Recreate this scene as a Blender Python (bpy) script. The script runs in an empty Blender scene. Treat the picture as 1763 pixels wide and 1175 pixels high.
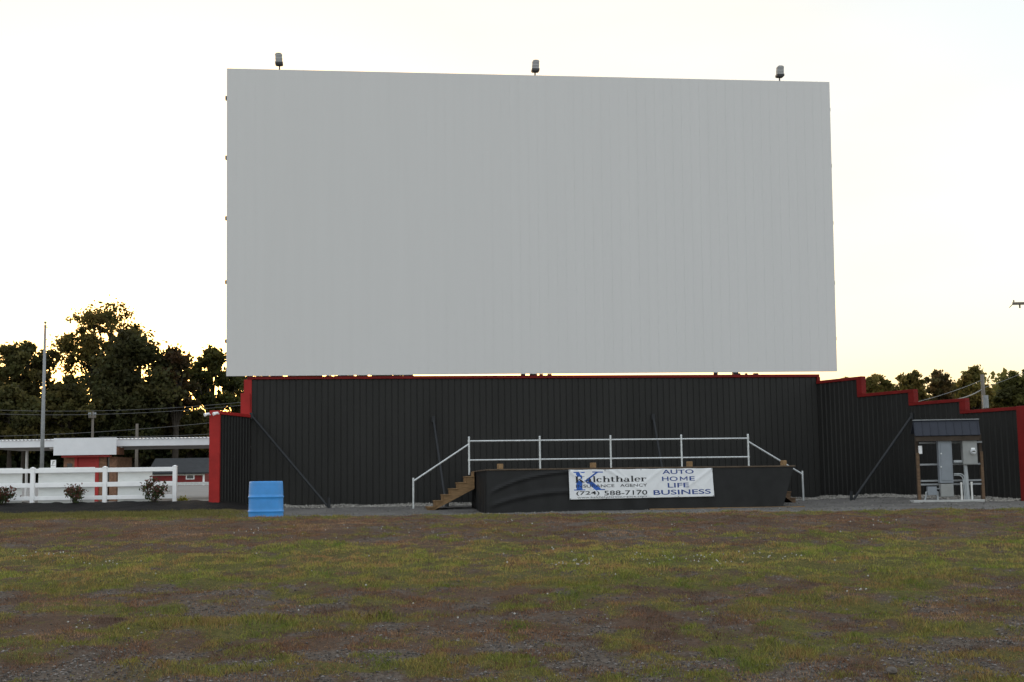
import bpy, math, random
import numpy as np
from mathutils import Vector, Matrix, Euler

random.seed(7)
SC = bpy.context.scene
COL = SC.collection
R = math.radians

# ------------------------------------------------------------------ camera
F_PX, W_PX, H_PX = 2300.0, 1763.0, 1175.0
EYE = Vector((0, 0, 0.75))
PITCH = math.atan((841.0 - 587.5) / F_PX)
ROLL = 0.0145
cam_d = bpy.data.cameras.new('camera')
cam = bpy.data.objects.new('camera', cam_d)
COL.objects.link(cam)
cam_d.sensor_width = 36.0
cam_d.lens = F_PX / W_PX * 36.0
cam_d.clip_start = 0.1
cam_d.clip_end = 8000
CAM_M = Matrix.Rotation(R(90) + PITCH, 3, 'X') @ Matrix.Rotation(-ROLL, 3, 'Z')
cam.matrix_world = Matrix.Translation(EYE) @ CAM_M.to_4x4()
SC.camera = cam

# ------------------------------------------------------------------ sky, sun, exposure
SUN_AZ = R(-13.0)          # from +Y, negative to the left
SUN_EL = R(3.5)
world = bpy.data.worlds.new('World')
SC.world = world
world.use_nodes = True
wn = world.node_tree.nodes
wl = world.node_tree.links
bg = wn['Background']
sky = wn.new('ShaderNodeTexSky')
sky.sky_type = 'NISHITA'
sky.sun_disc = False
sky.sun_elevation = SUN_EL
sky.sun_rotation = SUN_AZ   # measured from +Y, clockwise seen from above
sky.altitude = 300
sky.air_density = 1.0
sky.dust_density = 2.0
sky.ozone_density = 1.0
wl.new(sky.outputs[0], bg.inputs[0])
bg.inputs[1].default_value = 0.05
# thin high cloud veil over the clear sky: brighter overhead and behind, thinner towards the set sun
tc_ = wn.new('ShaderNodeTexCoord')
dt = wn.new('ShaderNodeVectorMath'); dt.operation = 'DOT_PRODUCT'
dt.inputs[1].default_value = (math.sin(SUN_AZ), math.cos(SUN_AZ), -0.15)
wl.new(tc_.outputs['Generated'], dt.inputs[0])
vn = wn.new('ShaderNodeTexNoise'); vn.inputs['Scale'].default_value = 2.2; vn.inputs['Detail'].default_value = 4
vm = wn.new('ShaderNodeMapping'); vm.inputs['Scale'].default_value = (1, 1, 3.5)
wl.new(tc_.outputs['Generated'], vm.inputs['Vector']); wl.new(vm.outputs[0], vn.inputs['Vector'])
va = wn.new('ShaderNodeMath'); va.operation = 'MULTIPLY_ADD'; va.inputs[1].default_value = 0.22; wl.new(vn.outputs['Fac'], va.inputs[0]); wl.new(dt.outputs['Value'], va.inputs[2])
vr = wn.new('ShaderNodeValToRGB')
ve = vr.color_ramp.elements
ve[0].position = 0.0; ve[0].color = (0.235, 0.242, 0.25, 1)
ve[1].position = 1.0; ve[1].color = (0.100, 0.099, 0.094, 1)
e_ = ve.new(0.55); e_.color = (0.20, 0.206, 0.208, 1)
e_ = ve.new(0.90); e_.color = (0.124, 0.130, 0.134, 1)
wl.new(va.outputs[0], vr.inputs['Fac'])
bg2 = wn.new('ShaderNodeBackground'); bg2.inputs[1].default_value = 1.0
wl.new(vr.outputs['Color'], bg2.inputs[0])
ad = wn.new('ShaderNodeAddShader')
wl.new(bg.outputs[0], ad.inputs[0]); wl.new(bg2.outputs[0], ad.inputs[1])
wl.new(ad.outputs[0], wn['World Output'].inputs['Surface'])
sun_d = bpy.data.lights.new('sun', 'SUN')
sun_d.energy = 0.12
sun_d.angle = R(0.5)
sun_d.color = (1.0, 0.78, 0.52)
sun = bpy.data.objects.new('sun', sun_d)
COL.objects.link(sun)
sdir = Vector((math.sin(SUN_AZ) * math.cos(SUN_EL), math.cos(SUN_AZ) * math.cos(SUN_EL), math.sin(SUN_EL)))
sun.rotation_euler = sdir.to_track_quat('Z', 'Y').to_euler()
sun.location = (0, 0, 60)
SC.view_settings.view_transform = 'Standard'
SC.view_settings.look = 'None'
SC.view_settings.gamma = 1.0
SC.view_settings.exposure = 2.0

# ------------------------------------------------------------------ pixel -> world, frames
def ray(px, py):
    v = Vector((px - W_PX / 2, -(py - H_PX / 2), -F_PX))
    return (CAM_M @ v).normalized()

def at(px, py, Y):
    d = ray(px, py)
    return EYE + d * (Y / d.y)

class Frame:
    """vertical plane: s along it (to the right), d behind it, z up"""
    def __init__(self, o, ang):
        self.o = Vector((o[0], o[1], 0))
        self.u = Vector((math.cos(ang), math.sin(ang), 0))
        self.n = Vector((-math.sin(ang), math.cos(ang), 0))
    def w(self, s, d, z):
        p = self.o + self.u * s + self.n * d
        return Vector((p.x, p.y, z))
    def px(self, x, y, d=0.0):
        r = ray(x, y)
        t = ((self.o + self.n * d - EYE).dot(self.n)) / r.dot(self.n)
        p = EYE + r * t
        return ((p - self.o).dot(self.u), p.z)

# ------------------------------------------------------------------ noise
_rng = np.random.RandomState(3)
_tab = _rng.rand(256, 256)
def vnoise(x, y):
    x = np.asarray(x, float); y = np.asarray(y, float)
    xi = np.floor(x).astype(int); yi = np.floor(y).astype(int)
    xf = x - xi; yf = y - yi
    xf = xf * xf * (3 - 2 * xf); yf = yf * yf * (3 - 2 * yf)
    a = _tab[xi % 256, yi % 256]; b = _tab[(xi + 1) % 256, yi % 256]
    c = _tab[xi % 256, (yi + 1) % 256]; d = _tab[(xi + 1) % 256, (yi + 1) % 256]
    return (a * (1 - xf) + b * xf) * (1 - yf) + (c * (1 - xf) + d * xf) * yf
def fbm(x, y, o=4):
    s = 0; a = 0.5; t = 0
    for k in range(o):
        s = s + a * vnoise(x * 2 ** k + 17.3 * k, y * 2 ** k + 9.1 * k); t += a; a *= 0.5
    return s / t
def sstep(a, b, x):
    t = np.clip((np.asarray(x, float) - a) / (b - a), 0, 1)
    return t * t * (3 - 2 * t)

# ------------------------------------------------------------------ materials
def mat(name, col, rough=0.6, var=0.15, scale=3.0, bump=0.0, bscale=30.0, metal=0.0, stretch=(1, 1, 1), col2=None, spec=0.3, local=False):
    m = bpy.data.materials.new(name)
    m.use_nodes = True
    nt = m.node_tree; n = nt.nodes; l = nt.links
    b = n['Principled BSDF']
    b.inputs['Roughness'].default_value = rough
    b.inputs['Metallic'].default_value = metal
    b.inputs['Specular IOR Level'].default_value = spec
    geo = n.new('ShaderNodeNewGeometry')
    src = geo.outputs['Position']
    mp = n.new('ShaderNodeMapping')
    mp.inputs['Scale'].default_value = stretch
    l.new(src, mp.inputs['Vector'])
    nz = n.new('ShaderNodeTexNoise')
    nz.inputs['Scale'].default_value = scale
    nz.inputs['Detail'].default_value = 6
    nz.inputs['Roughness'].default_value = 0.6
    l.new(mp.outputs[0], nz.inputs['Vector'])
    cr = n.new('ShaderNodeValToRGB')
    cr.color_ramp.elements[0].position = 0.3
    cr.color_ramp.elements[1].position = 0.7
    c2 = col2 if col2 else tuple(min(1, c * (1 + var)) for c in col)
    cr.color_ramp.elements[0].color = (*[c * (1 - var) for c in col], 1)
    cr.color_ramp.elements[1].color = (*c2, 1)
    l.new(nz.outputs['Fac'], cr.inputs['Fac'])
    l.new(cr.outputs['Color'], b.inputs['Base Color'])
    if bump > 0:
        nb = n.new('ShaderNodeTexNoise')
        nb.inputs['Scale'].default_value = bscale
        nb.inputs['Detail'].default_value = 4
        l.new(mp.outputs[0], nb.inputs['Vector'])
        bp = n.new('ShaderNodeBump')
        bp.inputs['Strength'].default_value = bump
        bp.inputs['Distance'].default_value = 0.02
        l.new(nb.outputs['Fac'], bp.inputs['Height'])
        l.new(bp.outputs[0], b.inputs['Normal'])
    return m

def tint_mat(name, rough=0.7, transl=0.0, spec=0.2):
    """colour per leaf / blade from the mesh attribute 'tint'"""
    m = bpy.data.materials.new(name)
    m.use_nodes = True
    nt = m.node_tree; n = nt.nodes; l = nt.links
    b = n['Principled BSDF']
    b.inputs['Roughness'].default_value = rough
    b.inputs['Specular IOR Level'].default_value = spec
    a = n.new('ShaderNodeAttribute'); a.attribute_name = 'tint'
    l.new(a.outputs['Color'], b.inputs['Base Color'])
    if transl > 0:
        t = n.new('ShaderNodeBsdfTranslucent')
        l.new(a.outputs['Color'], t.inputs['Color'])
        mx = n.new('ShaderNodeMixShader'); mx.inputs[0].default_value = transl
        l.new(b.outputs[0], mx.inputs[1]); l.new(t.outputs[0], mx.inputs[2])
        l.new(mx.outputs[0], n['Material Output'].inputs['Surface'])
    return m

M = {}
M['black'] = mat('black_steel', (0.0128, 0.0126, 0.0120), 0.5, 0.28, 0.9, 0.04, 6, stretch=(1, 1, 0.25), spec=0.25)
M['red'] = mat('red_trim', (0.32, 0.019, 0.017), 0.55, 0.18, 2.0, 0.03, 20, spec=0.2)
M['red_deep'] = mat('red_trim_deep', (0.15, 0.009, 0.008), 0.6, 0.2, 2.0, 0.03, 20, spec=0.15)
M['brace'] = mat('brace_steel', (0.018, 0.020, 0.023), 0.5, 0.2, 4)
M['beam'] = mat('dark_beam', (0.050, 0.036, 0.026), 0.8, 0.25, 5)
M['conduit'] = mat('grey_conduit', (0.33, 0.35, 0.36), 0.5, 0.12, 6)
M['screen'] = mat('screen_paint', (0.615, 0.608, 0.605), 0.75, 0.012, 1.1, 0.0, stretch=(2.2, 2.2, 0.05), spec=0.15)
M['steel_dark'] = mat('dark_steel', (0.05, 0.05, 0.05), 0.5, 0.2, 4, metal=0.3)
M['galv'] = mat('galvanised', (0.55, 0.57, 0.58), 0.42, 0.15, 8, metal=0.55)
M['galv_dull'] = mat('galvanised_dull', (0.25, 0.26, 0.27), 0.6, 0.15, 6, metal=0.2)
M['wood'] = mat('treated_lumber', (0.22, 0.135, 0.065), 0.75, 0.3, 5, 0.1, 20, stretch=(1, 1, 5))
M['wood_old'] = mat('weathered_lumber', (0.12, 0.075, 0.045), 0.8, 0.3, 5, 0.1, 20, stretch=(1, 1, 4))
M['skirt'] = mat('black_cloth', (0.0115, 0.0115, 0.012), 0.55, 0.25, 2.5, 0.1, 60, spec=0.25)
M['deck'] = mat('plywood_deck', (0.09, 0.065, 0.045), 0.8, 0.25, 4)
M['vinyl'] = mat('banner_vinyl', (0.72, 0.73, 0.75), 0.45, 0.05, 3, 0.10, 5)
M['ink_blue'] = mat('ink_blue', (0.025, 0.055, 0.22), 0.5, 0.1, 8)
M['ink_k'] = mat('ink_bright_blue', (0.025, 0.10, 0.40), 0.5, 0.35, 3)
M['ink_black'] = mat('ink_black', (0.015, 0.016, 0.02), 0.5, 0.1, 8)
M['drum'] = mat('blue_plastic', (0.045, 0.255, 0.63), 0.38, 0.12, 4, 0.02, 30, spec=0.4)
M['white'] = mat('white_vinyl', (0.86, 0.86, 0.87), 0.5, 0.05, 3, spec=0.3)
M['board'] = mat('white_board', (0.70, 0.71, 0.70), 0.6, 0.07, 2.2, stretch=(1, 1, 3))
M['fascia'] = mat('white_metal', (0.72, 0.73, 0.76), 0.5, 0.05, 2)
M['soffit'] = mat('grey_soffit', (0.30, 0.28, 0.26), 0.7, 0.12, 2)
M['brick'] = mat('brown_brick', (0.22, 0.12, 0.075), 0.85, 0.35, 9, 0.1, 30)
M['reddoor'] = mat('red_door', (0.38, 0.028, 0.025), 0.5, 0.12, 2)
M['brownwood'] = mat('brown_siding', (0.20, 0.09, 0.05), 0.75, 0.25, 4)
M['cabinet'] = mat('grey_cabinet', (0.20, 0.22, 0.245), 0.45, 0.08, 3)
M['cabinet_warm'] = mat('light_grey_cabinet', (0.25, 0.255, 0.25), 0.5, 0.08, 3)
M['roof_blue'] = mat('dark_blue_roofing', (0.022, 0.026, 0.040), 0.5, 0.12, 3)
M['glass'] = mat('meter_glass', (0.5, 0.52, 0.54), 0.15, 0.05, 10, spec=0.6)
M['pvc'] = mat('white_pipe', (0.62, 0.62, 0.60), 0.5, 0.1, 5)
M['pole_wood'] = mat('pole_wood', (0.135, 0.118, 0.10), 0.85, 0.25, 3, stretch=(2, 2, 0.3))
M['concrete'] = mat('concrete', (0.40, 0.40, 0.39), 0.85, 0.15, 6, 0.1, 40)
M['barn_red'] = mat('barn_red', (0.19, 0.022, 0.022), 0.7, 0.15, 2)
M['shingle'] = mat('dark_shingle', (0.032, 0.034, 0.037), 0.85, 0.2, 3)
M['asphalt'] = mat('asphalt', (0.21, 0.20, 0.19), 0.9, 0.12, 0.8, 0.05, 40)
M['mulch'] = mat('black_mulch', (0.013, 0.012, 0.0115), 0.9, 0.5, 18, 0.8, 40, spec=0.1)
M['bark'] = mat('bark', (0.040, 0.032, 0.025), 0.9, 0.3, 4, 0.3, 12)
M['wire'] = mat('cable', (0.14, 0.14, 0.14), 0.5, 0.1, 2)
M['leaf'] = tint_mat('leaves', 0.6, 0.55)
M['blade'] = tint_mat('grass_blades', 0.7, 0.3)
M['pebble'] = tint_mat('pebbles', 0.85, 0.0)
M['window'] = mat('dark_glass', (0.02, 0.022, 0.025), 0.1, 0.1, 2, spec=0.5)

# ------------------------------------------------------------------ mesh builder
ROOT = {}
def meta(o, label=None, cat=None, group=None, kind=None):
    if label: o['label'] = label
    if cat: o['category'] = cat
    if group: o['group'] = group
    if kind: o['kind'] = kind
    return o

def thing(name, loc, label, cat, group=None):
    o = bpy.data.objects.new(name, None)
    o.empty_display_size = 0.3
    COL.objects.link(o)
    o.location = loc
    ROOT[o.name] = Vector(loc)
    return meta(o, label, cat, group)

class MB:
    def __init__(self):
        self.v = []; self.f = []
    def add(self, vs, fs):
        b = len(self.v)
        self.v += [tuple(p) for p in vs]
        self.f += [tuple(i + b for i in f) for f in fs]
        return self
    def hexa(self, p):
        return self.add(p, [(0, 3, 2, 1), (4, 5, 6, 7), (0, 1, 5, 4), (1, 2, 6, 5), (2, 3, 7, 6), (3, 0, 4, 7)])
    def box(self, F, s0, s1, d0, d1, z0, z1, bev=0.0):
        if bev <= 0:
            return self.hexa([F.w(s0, d0, z0), F.w(s1, d0, z0), F.w(s1, d1, z0), F.w(s0, d1, z0),
                              F.w(s0, d0, z1), F.w(s1, d0, z1), F.w(s1, d1, z1), F.w(s0, d1, z1)])
        b = bev   # chamfered vertical and horizontal edges: 24 vertices
        V = []; idx = {}
        S = (s0, s1); D = (d0, d1); Z = (z0, z1)
        for i in (0, 1):
            for j in (0, 1):
                for k in (0, 1):
                    si = b if i == 0 else -b; dj = b if j == 0 else -b; zk = b if k == 0 else -b
                    for ax, p in (('s', (S[i], D[j] + dj, Z[k] + zk)), ('d', (S[i] + si, D[j], Z[k] + zk)), ('z', (S[i] + si, D[j] + dj, Z[k]))):
                        idx[(i, j, k, ax)] = len(V); V.append(F.w(*p))
        fs = []
        for i in (0, 1):
            fs.append([idx[(i, 0, 0, 's')], idx[(i, 1, 0, 's')], idx[(i, 1, 1, 's')], idx[(i, 0, 1, 's')]])
            fs.append([idx[(0, i, 0, 'd')], idx[(1, i, 0, 'd')], idx[(1, i, 1, 'd')], idx[(0, i, 1, 'd')]])
            fs.append([idx[(0, 0, i, 'z')], idx[(1, 0, i, 'z')], idx[(1, 1, i, 'z')], idx[(0, 1, i, 'z')]])
            for j in (0, 1):
                fs.append([idx[(i, j, 0, 's')], idx[(i, j, 1, 's')], idx[(i, j, 1, 'd')], idx[(i, j, 0, 'd')]])
                fs.append([idx[(i, 0, j, 's')], idx[(i, 1, j, 's')], idx[(i, 1, j, 'z')], idx[(i, 0, j, 'z')]])
                fs.append([idx[(0, i, j, 'd')], idx[(1, i, j, 'd')], idx[(1, i, j, 'z')], idx[(0, i, j, 'z')]])
                for k in (0, 1):
                    fs.append([idx[(i, j, k, 's')], idx[(i, j, k, 'd')], idx[(i, j, k, 'z')]])
        return self.add(V, fs)
    def prism(self, F, poly, d0, d1):
        n = len(poly)
        vs = [F.w(s, d0, z) for s, z in poly] + [F.w(s, d1, z) for s, z in poly]
        fs = [tuple(range(n)), tuple(range(2 * n - 1, n - 1, -1))]
        for i in range(n):
            j = (i + 1) % n
            fs.append((i, i + n, j + n, j))
        return self.add(vs, fs)
    def tube(self, pts, r, n=8, cap=True):
        pts = [Vector(p) for p in pts]
        rs = r if isinstance(r, (list, tuple)) else [r] * len(pts)
        vs = []
        prev = None
        for i, p in enumerate(pts):
            t = (pts[min(i + 1, len(pts) - 1)] - pts[max(i - 1, 0)]).normalized()
            if prev is None:
                a = t.cross(Vector((0, 0, 1)))
                if a.length < 0.05: a = t.cross(Vector((1, 0, 0)))
            else:
                a = prev - t * prev.dot(t)
            a.normalize(); prev = a
            b = t.cross(a)
            for k in range(n):
                th = 2 * math.pi * k / n
                vs.append(p + (a * math.cos(th) + b * math.sin(th)) * rs[i])
        fs = []
        for i in range(len(pts) - 1):
            for k in range(n):
                q = (k + 1) % n
                fs.append((i * n + k, i * n + q, (i + 1) * n + q, (i + 1) * n + k))
        if cap:
            fs.append(tuple(range(n - 1, -1, -1)))
            fs.append(tuple(range((len(pts) - 1) * n, len(pts) * n)))
        return self.add(vs, fs)
    def lathe(self, c, prof, n=40):
        c = Vector(c); vs = []
        for r, z in prof:
            for k in range(n):
                th = 2 * math.pi * k / n
                vs.append((c.x + r * math.cos(th), c.y + r * math.sin(th), c.z + z))
        fs = []
        for i in range(len(prof) - 1):
            for k in range(n):
                q = (k + 1) % n
                fs.append((i * n + k, i * n + q, (i + 1) * n + q, (i + 1) * n + k))
        fs.append(tuple(range(n - 1, -1, -1)))
        fs.append(tuple(range((len(prof) - 1) * n, len(prof) * n)))
        return self.add(vs, fs)
    def build(self, name, material, parent=None, loc=None, smooth=False):
        if parent is not None:
            r = parent
            while r.parent is not None: r = r.parent
            o0 = ROOT[r.name]
        elif loc is not None:
            o0 = Vector(loc)
        else:
            a = np.array(self.v)
            o0 = Vector(((a[:, 0].min() + a[:, 0].max()) / 2, (a[:, 1].min() + a[:, 1].max()) / 2, a[:, 2].min()))
        me = bpy.data.meshes.new(name)
        me.from_pydata([(p[0] - o0.x, p[1] - o0.y, p[2] - o0.z) for p in self.v], [], self.f)
        me.validate()
        import bmesh
        bm = bmesh.new(); bm.from_mesh(me)
        bmesh.ops.recalc_face_normals(bm, faces=bm.faces)
        bm.to_mesh(me); bm.free()
        if smooth:
            me.polygons.foreach_set('use_smooth', [True] * len(me.polygons))
        me.materials.append(material)
        o = bpy.data.objects.new(name, me)
        COL.objects.link(o)
        if parent is not None:
            o.parent = parent
        else:
            o.location = o0
            ROOT[o.name] = o0
        return o

def np_mesh(name, V, nper, material, parent=None, tint=None, loc=(0, 0, 0)):
    """mesh of len(V)/nper separate n-gons; tint per vertex"""
    o0 = ROOT[parent.name] if parent is not None else Vector(loc)
    V = np.asarray(V, dtype=np.float32) - np.array(o0, dtype=np.float32)
    nv = len(V); nf = nv // nper
    me = bpy.data.meshes.new(name)
    me.vertices.add(nv); me.vertices.foreach_set('co', V.ravel())
    me.loops.add(nv); me.loops.foreach_set('vertex_index', np.arange(nv, dtype=np.int32))
    me.polygons.add(nf)
    me.polygons.foreach_set('loop_start', np.arange(0, nv, nper, dtype=np.int32))
    me.polygons.foreach_set('loop_total', np.full(nf, nper, dtype=np.int32))
    me.update(calc_edges=True)
    if tint is not None:
        a = me.attributes.new('tint', 'FLOAT_COLOR', 'POINT')
        t = np.ones((nv, 4), dtype=np.float32); t[:, :3] = tint
        a.data.foreach_set('color', t.ravel())
    me.materials.append(material)
    o = bpy.data.objects.new(name, me)
    COL.objects.link(o)
    if parent is not None: o.parent = parent
    else:
        o.location = o0; ROOT[o.name] = Vector(o0)
    return o

# ------------------------------------------------------------------ terrain
def ground_z(x, y):
    x = np.asarray(x, float); y = np.asarray(y, float)
    crest = 0.36 - 0.004 * x + 0.03 * (vnoise(x * 0.12 + 5, 3.3) - 0.5)
    yc = 20.0
    t = np.clip(y / yc, -3, 1)
    front = -0.85 + (crest + 0.85) * (1.12 * t - 0.12 * np.clip(t, 0, 1) ** 4)
    base = 0.16 * sstep(41.5, 47.5, y) + 0.10 * sstep(10.5, 13, x) * sstep(38, 43, y)
    base = base + 0.17 * sstep(-7.0, -10.0, x)
    base = base - 0.05 * sstep(-6, -3, x) * sstep(1.5, -1.5, x) * sstep(40, 44, y) * sstep(48, 45, y)
    base = base + 0.95 * sstep(52, 100, y)
    k = sstep(20.0, 25.0, y)
    return front * (1 - k) * (y <= 25) + base * k + np.where(y > 25, 0, 0) + 0 * x

def grass_masks(x, y):
    """how green, how dry, how bare the field is (0..1 each)"""
    n1 = fbm(x * 0.45 + 3, y * 0.6 + 11, 4)
    n2 = fbm(x * 2.6 + 31, y * 2.2 + 7, 5)
    n3 = fbm(x * 2.0 + 71, y * 1.8 + 43, 5)
    n4 = fbm(x * 8.0 + 13, y * 6.0 + 3, 3)
    n5 = fbm(x * 0.5 + 91, y * 0.35 + 23, 3)
    yy = y + (n1 - 0.5) * 2.6
    band = sstep(10.9, 12.4, yy) * sstep(16.6, 14.4, yy)
    top = sstep(19.0, 19.8, y + (n2 - 0.5) * 1.5)
    low = sstep(12.8, 10.8, yy)
    dens = 0.92 * band + 0.50 * top + 0.15 * low + 0.18 * low * sstep(0.42, 0.62, n5) + 0.03
    for cx, cy, r, rx in ((-2.05, 9.75, 0.30, 0.50), (-1.35, 9.95, 0.25, 0.7), (-1.9, 8.15, 0.20, 0.45), (1.60, 8.45, 0.22, 0.40), (-0.2, 8.4, 0.12, 0.45), (3.0, 9.2, 0.2, 0.5), (-3.2, 10.6, 0.2, 0.5), (2.4, 10.4, 0.25, 0.7)):
        dens = dens + 0.9 * np.exp(-(((x - cx) / rx) ** 2 + ((y - cy) / r) ** 2))
    green = np.clip(dens * 1.25 + (n2 - 0.5) * 2.8 + (n4 - 0.5) * 2.0 - 0.10, 0, 1)
    bd = 0.27 * sstep(13.0, 10.5, yy) + 0.60 * sstep(9.0, 7.7, y - 0.10 * x + (n2 - 0.5)) + 0.12
    bare = np.clip(bd * 1.25 + (n3 - 0.5) * 2.8 - (n4 - 0.5) * 1.8 - 0.16, 0, 1)
    bare = np.clip(bare - green * 0.9, 0, 1)
    dry = np.clip(1 - green - bare, 0, 1)
    return green, dry, bare

def geo(a, b, n): return list(np.geomspace(a, b, n))
xs = np.array(sorted(set([-v for v in geo(32, 2500, 16)] + list(np.arange(-31, -10.2, 0.5)) + list(np.arange(-10, 10.01, 0.075)) + list(np.arange(10.5, 31.1, 0.5)) + geo(32, 2500, 16))))
ys = np.array(sorted(set(list(np.arange(-300, 0, 30.0)) + list(np.arange(0, 5.5, 0.5)) + list(np.concatenate([np.arange(5.6, 12.0, 0.05), np.arange(12.0, 25.0, 0.09)])) + list(np.arange(25.2, 60, 0.6)) + geo(61, 130, 28) + geo(136, 4000, 22))))
GX, GY = np.meshgrid(xs, ys)
GZ = ground_z(GX, GY)
near = sstep(30, 22, GY) * sstep(14, 10, np.abs(GX))
gr, dr, br = grass_masks(GX, GY)
GZ = GZ + near * ((fbm(GX * 2.2, GY * 2.2, 3) - 0.5) * 0.06 + (fbm(GX * 6 + 13, GY * 5 + 3, 1) - 0.5) * 0.035 * (0.4 + gr))
GZ = GZ + sstep(24, 27, GY) * sstep(60, 50, GY) * (fbm(GX * 1.3, GY * 1.3, 3) - 0.5) * 0.05
nx, ny = len(xs), len(ys)
me = bpy.data.meshes.new('ground')
V = np.stack([GX, GY, GZ], -1).reshape(-1, 3).astype(np.float32)
ii = np.arange(nx * ny).reshape(ny, nx)
Fq = np.stack([ii[:-1, :-1], ii[:-1, 1:], ii[1:, 1:], ii[1:, :-1]], -1).reshape(-1, 4).astype(np.int32)
me.vertices.add(len(V)); me.vertices.foreach_set('co', V.ravel())
me.loops.add(Fq.size); me.loops.foreach_set('vertex_index', Fq.ravel())
me.polygons.add(len(Fq)); me.polygons.foreach_set('loop_start', np.arange(0, Fq.size, 4, dtype=np.int32))
me.polygons.foreach_set('loop_total', np.full(len(Fq), 4, dtype=np.int32))
me.polygons.foreach_set('use_smooth', np.ones(len(Fq), dtype=bool))
me.update(calc_edges=True)
lot = sstep(25.5, 27.5, GY) * sstep(-6.5, -5.0, GX) * sstep(60, 56, GY)
lot = np.maximum(lot, sstep(26, 28, GY) * sstep(-8.9, -8.2, GX - (43.0 - GY) * 0.12) * sstep(60, 56, GY))
lawn = sstep(25, 26, GY) * (1 - lot)
cov = np.ones((ny, nx, 4), dtype=np.float32)
cov[..., 0] = np.clip(gr * (1 - sstep(24, 26, GY)) + lawn * 0.6, 0, 1)
cov[..., 1] = br * (1 - sstep(24, 26, GY))
cov[..., 2] = lot
a = me.attributes.new('cover', 'FLOAT_COLOR', 'POINT')
a.data.foreach_set('color', cov.reshape(-1, 4).ravel())
gm = bpy.data.materials.new('field_ground'); gm.use_nodes = True
nt = gm.node_tree; n = nt.nodes; l = nt.links
pb = n['Principled BSDF']; pb.inputs['Roughness'].default_value = 0.95; pb.inputs['Specular IOR Level'].default_value = 0.1
gp = n.new('ShaderNodeNewGeometry')
att = n.new('ShaderNodeAttribute'); att.attribute_name = 'cover'
sep = n.new('ShaderNodeSeparateColor'); l.new(att.outputs['Color'], sep.inputs[0])
def nnoise(scale, detail=5, rough=0.6):
    q = n.new('ShaderNodeTexNoise'); q.inputs['Scale'].default_value = scale; q.inputs['Detail'].default_value = detail; q.inputs['Roughness'].default_value = rough
    l.new(gp.outputs['Position'], q.inputs['Vector']); return q
def ramp(src, p0, c0, p1, c1):
    q = n.new('ShaderNodeValToRGB'); e = q.color_ramp.elements
    e[0].position = p0; e[0].color = (*c0, 1); e[1].position = p1; e[1].color = (*c1, 1)
    l.new(src, q.inputs['Fac']); return q
def mixc(f, a, b):
    q = n.new('ShaderNodeMix'); q.data_type = 'RGBA'
    l.new(f, q.inputs[0]); l.new(a, q.inputs[6]); l.new(b, q.inputs[7]); return q.outputs[2]
dryc = ramp(nnoise(26, 8, 0.8).outputs['Fac'], 0.34, (0.034, 0.023, 0.017), 0.66, (0.125, 0.078, 0.053))
grnc = ramp(nnoise(24, 8, 0.8).outputs['Fac'], 0.35, (0.038, 0.038, 0.012), 0.7, (0.140, 0.125, 0.036))
vor = n.new('ShaderNodeTexVoronoi'); vor.inputs['Scale'].default_value = 45; l.new(gp.outputs['Position'], vor.inputs['Vector'])
grv = ramp(vor.outputs['Color'], 0.1, (0.055, 0.043, 0.034), 0.95, (0.135, 0.112, 0.094))
lotn = ramp(nnoise(0.8, 8, 0.7).outputs['Fac'], 0.35, (0.095, 0.090, 0.086), 0.7, (0.165, 0.158, 0.150))
brk = n.new('ShaderNodeMath'); brk.operation = 'MULTIPLY_ADD'
nb = nnoise(34, 8, 0.75)
def broken(ch, k):
    m1 = n.new('ShaderNodeMath'); m1.operation = 'MULTIPLY_ADD'; m1.inputs[1].default_value = 5.0; m1.inputs[2].default_value = -2.5
    l.new(nb.outputs['Fac'], m1.inputs[0])
    m2 = n.new('ShaderNodeMath'); m2.operation = 'MULTIPLY_ADD'; m2.inputs[1].default_value = 1.6; m2.use_clamp = True
    l.new(ch, m2.inputs[0]); 
    m3 = n.new('ShaderNodeMath'); m3.operation = 'MULTIPLY'; m3.inputs[1].default_value = k
    l.new(m1.outputs[0], m3.inputs[0]); 
    m4 = n.new('ShaderNodeMath'); m4.operation = 'ADD'; m4.inputs[1].default_value = -0.3
    l.new(m3.outputs[0], m4.inputs[0]); l.new(m4.outputs[0], m2.inputs[2]); return m2.outputs[0]
c1 = mixc(broken(sep.outputs[0], 1.0), dryc.outputs[0], grnc.outputs[0])
c2 = mixc(broken(sep.outputs[1], 1.0), c1, grv.outputs[0])
c3 = mixc(broken(sep.outputs[2], 0.25), c2, lotn.outputs[0])
l.new(c3, pb.inputs['Base Color'])
bmp = n.new('ShaderNodeBump'); bmp.inputs['Strength'].default_value = 0.8; bmp.inputs['Distance'].default_value = 0.02
l.new(nnoise(60, 4).outputs['Fac'], bmp.inputs['Height']); l.new(bmp.outputs[0], pb.inputs['Normal'])
me.materials.append(gm)
ground = bpy.data.objects.new('ground', me); COL.objects.link(ground)
meta(ground, kind='structure')

def gz(x, y): return float(ground_z(x, y))

# ------------------------------------------------------------------ the walls
W0 = at(432, 760, 48.0)
WB = at(1410, 740, 50.65)
ANG = math.atan2(WB.y - W0.y, WB.x - W0.x)
FW = Frame((W0.x, W0.y), ANG)
SB = (WB - W0).dot(FW.u)
ZT = FW.px(900, 647)[1]

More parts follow.
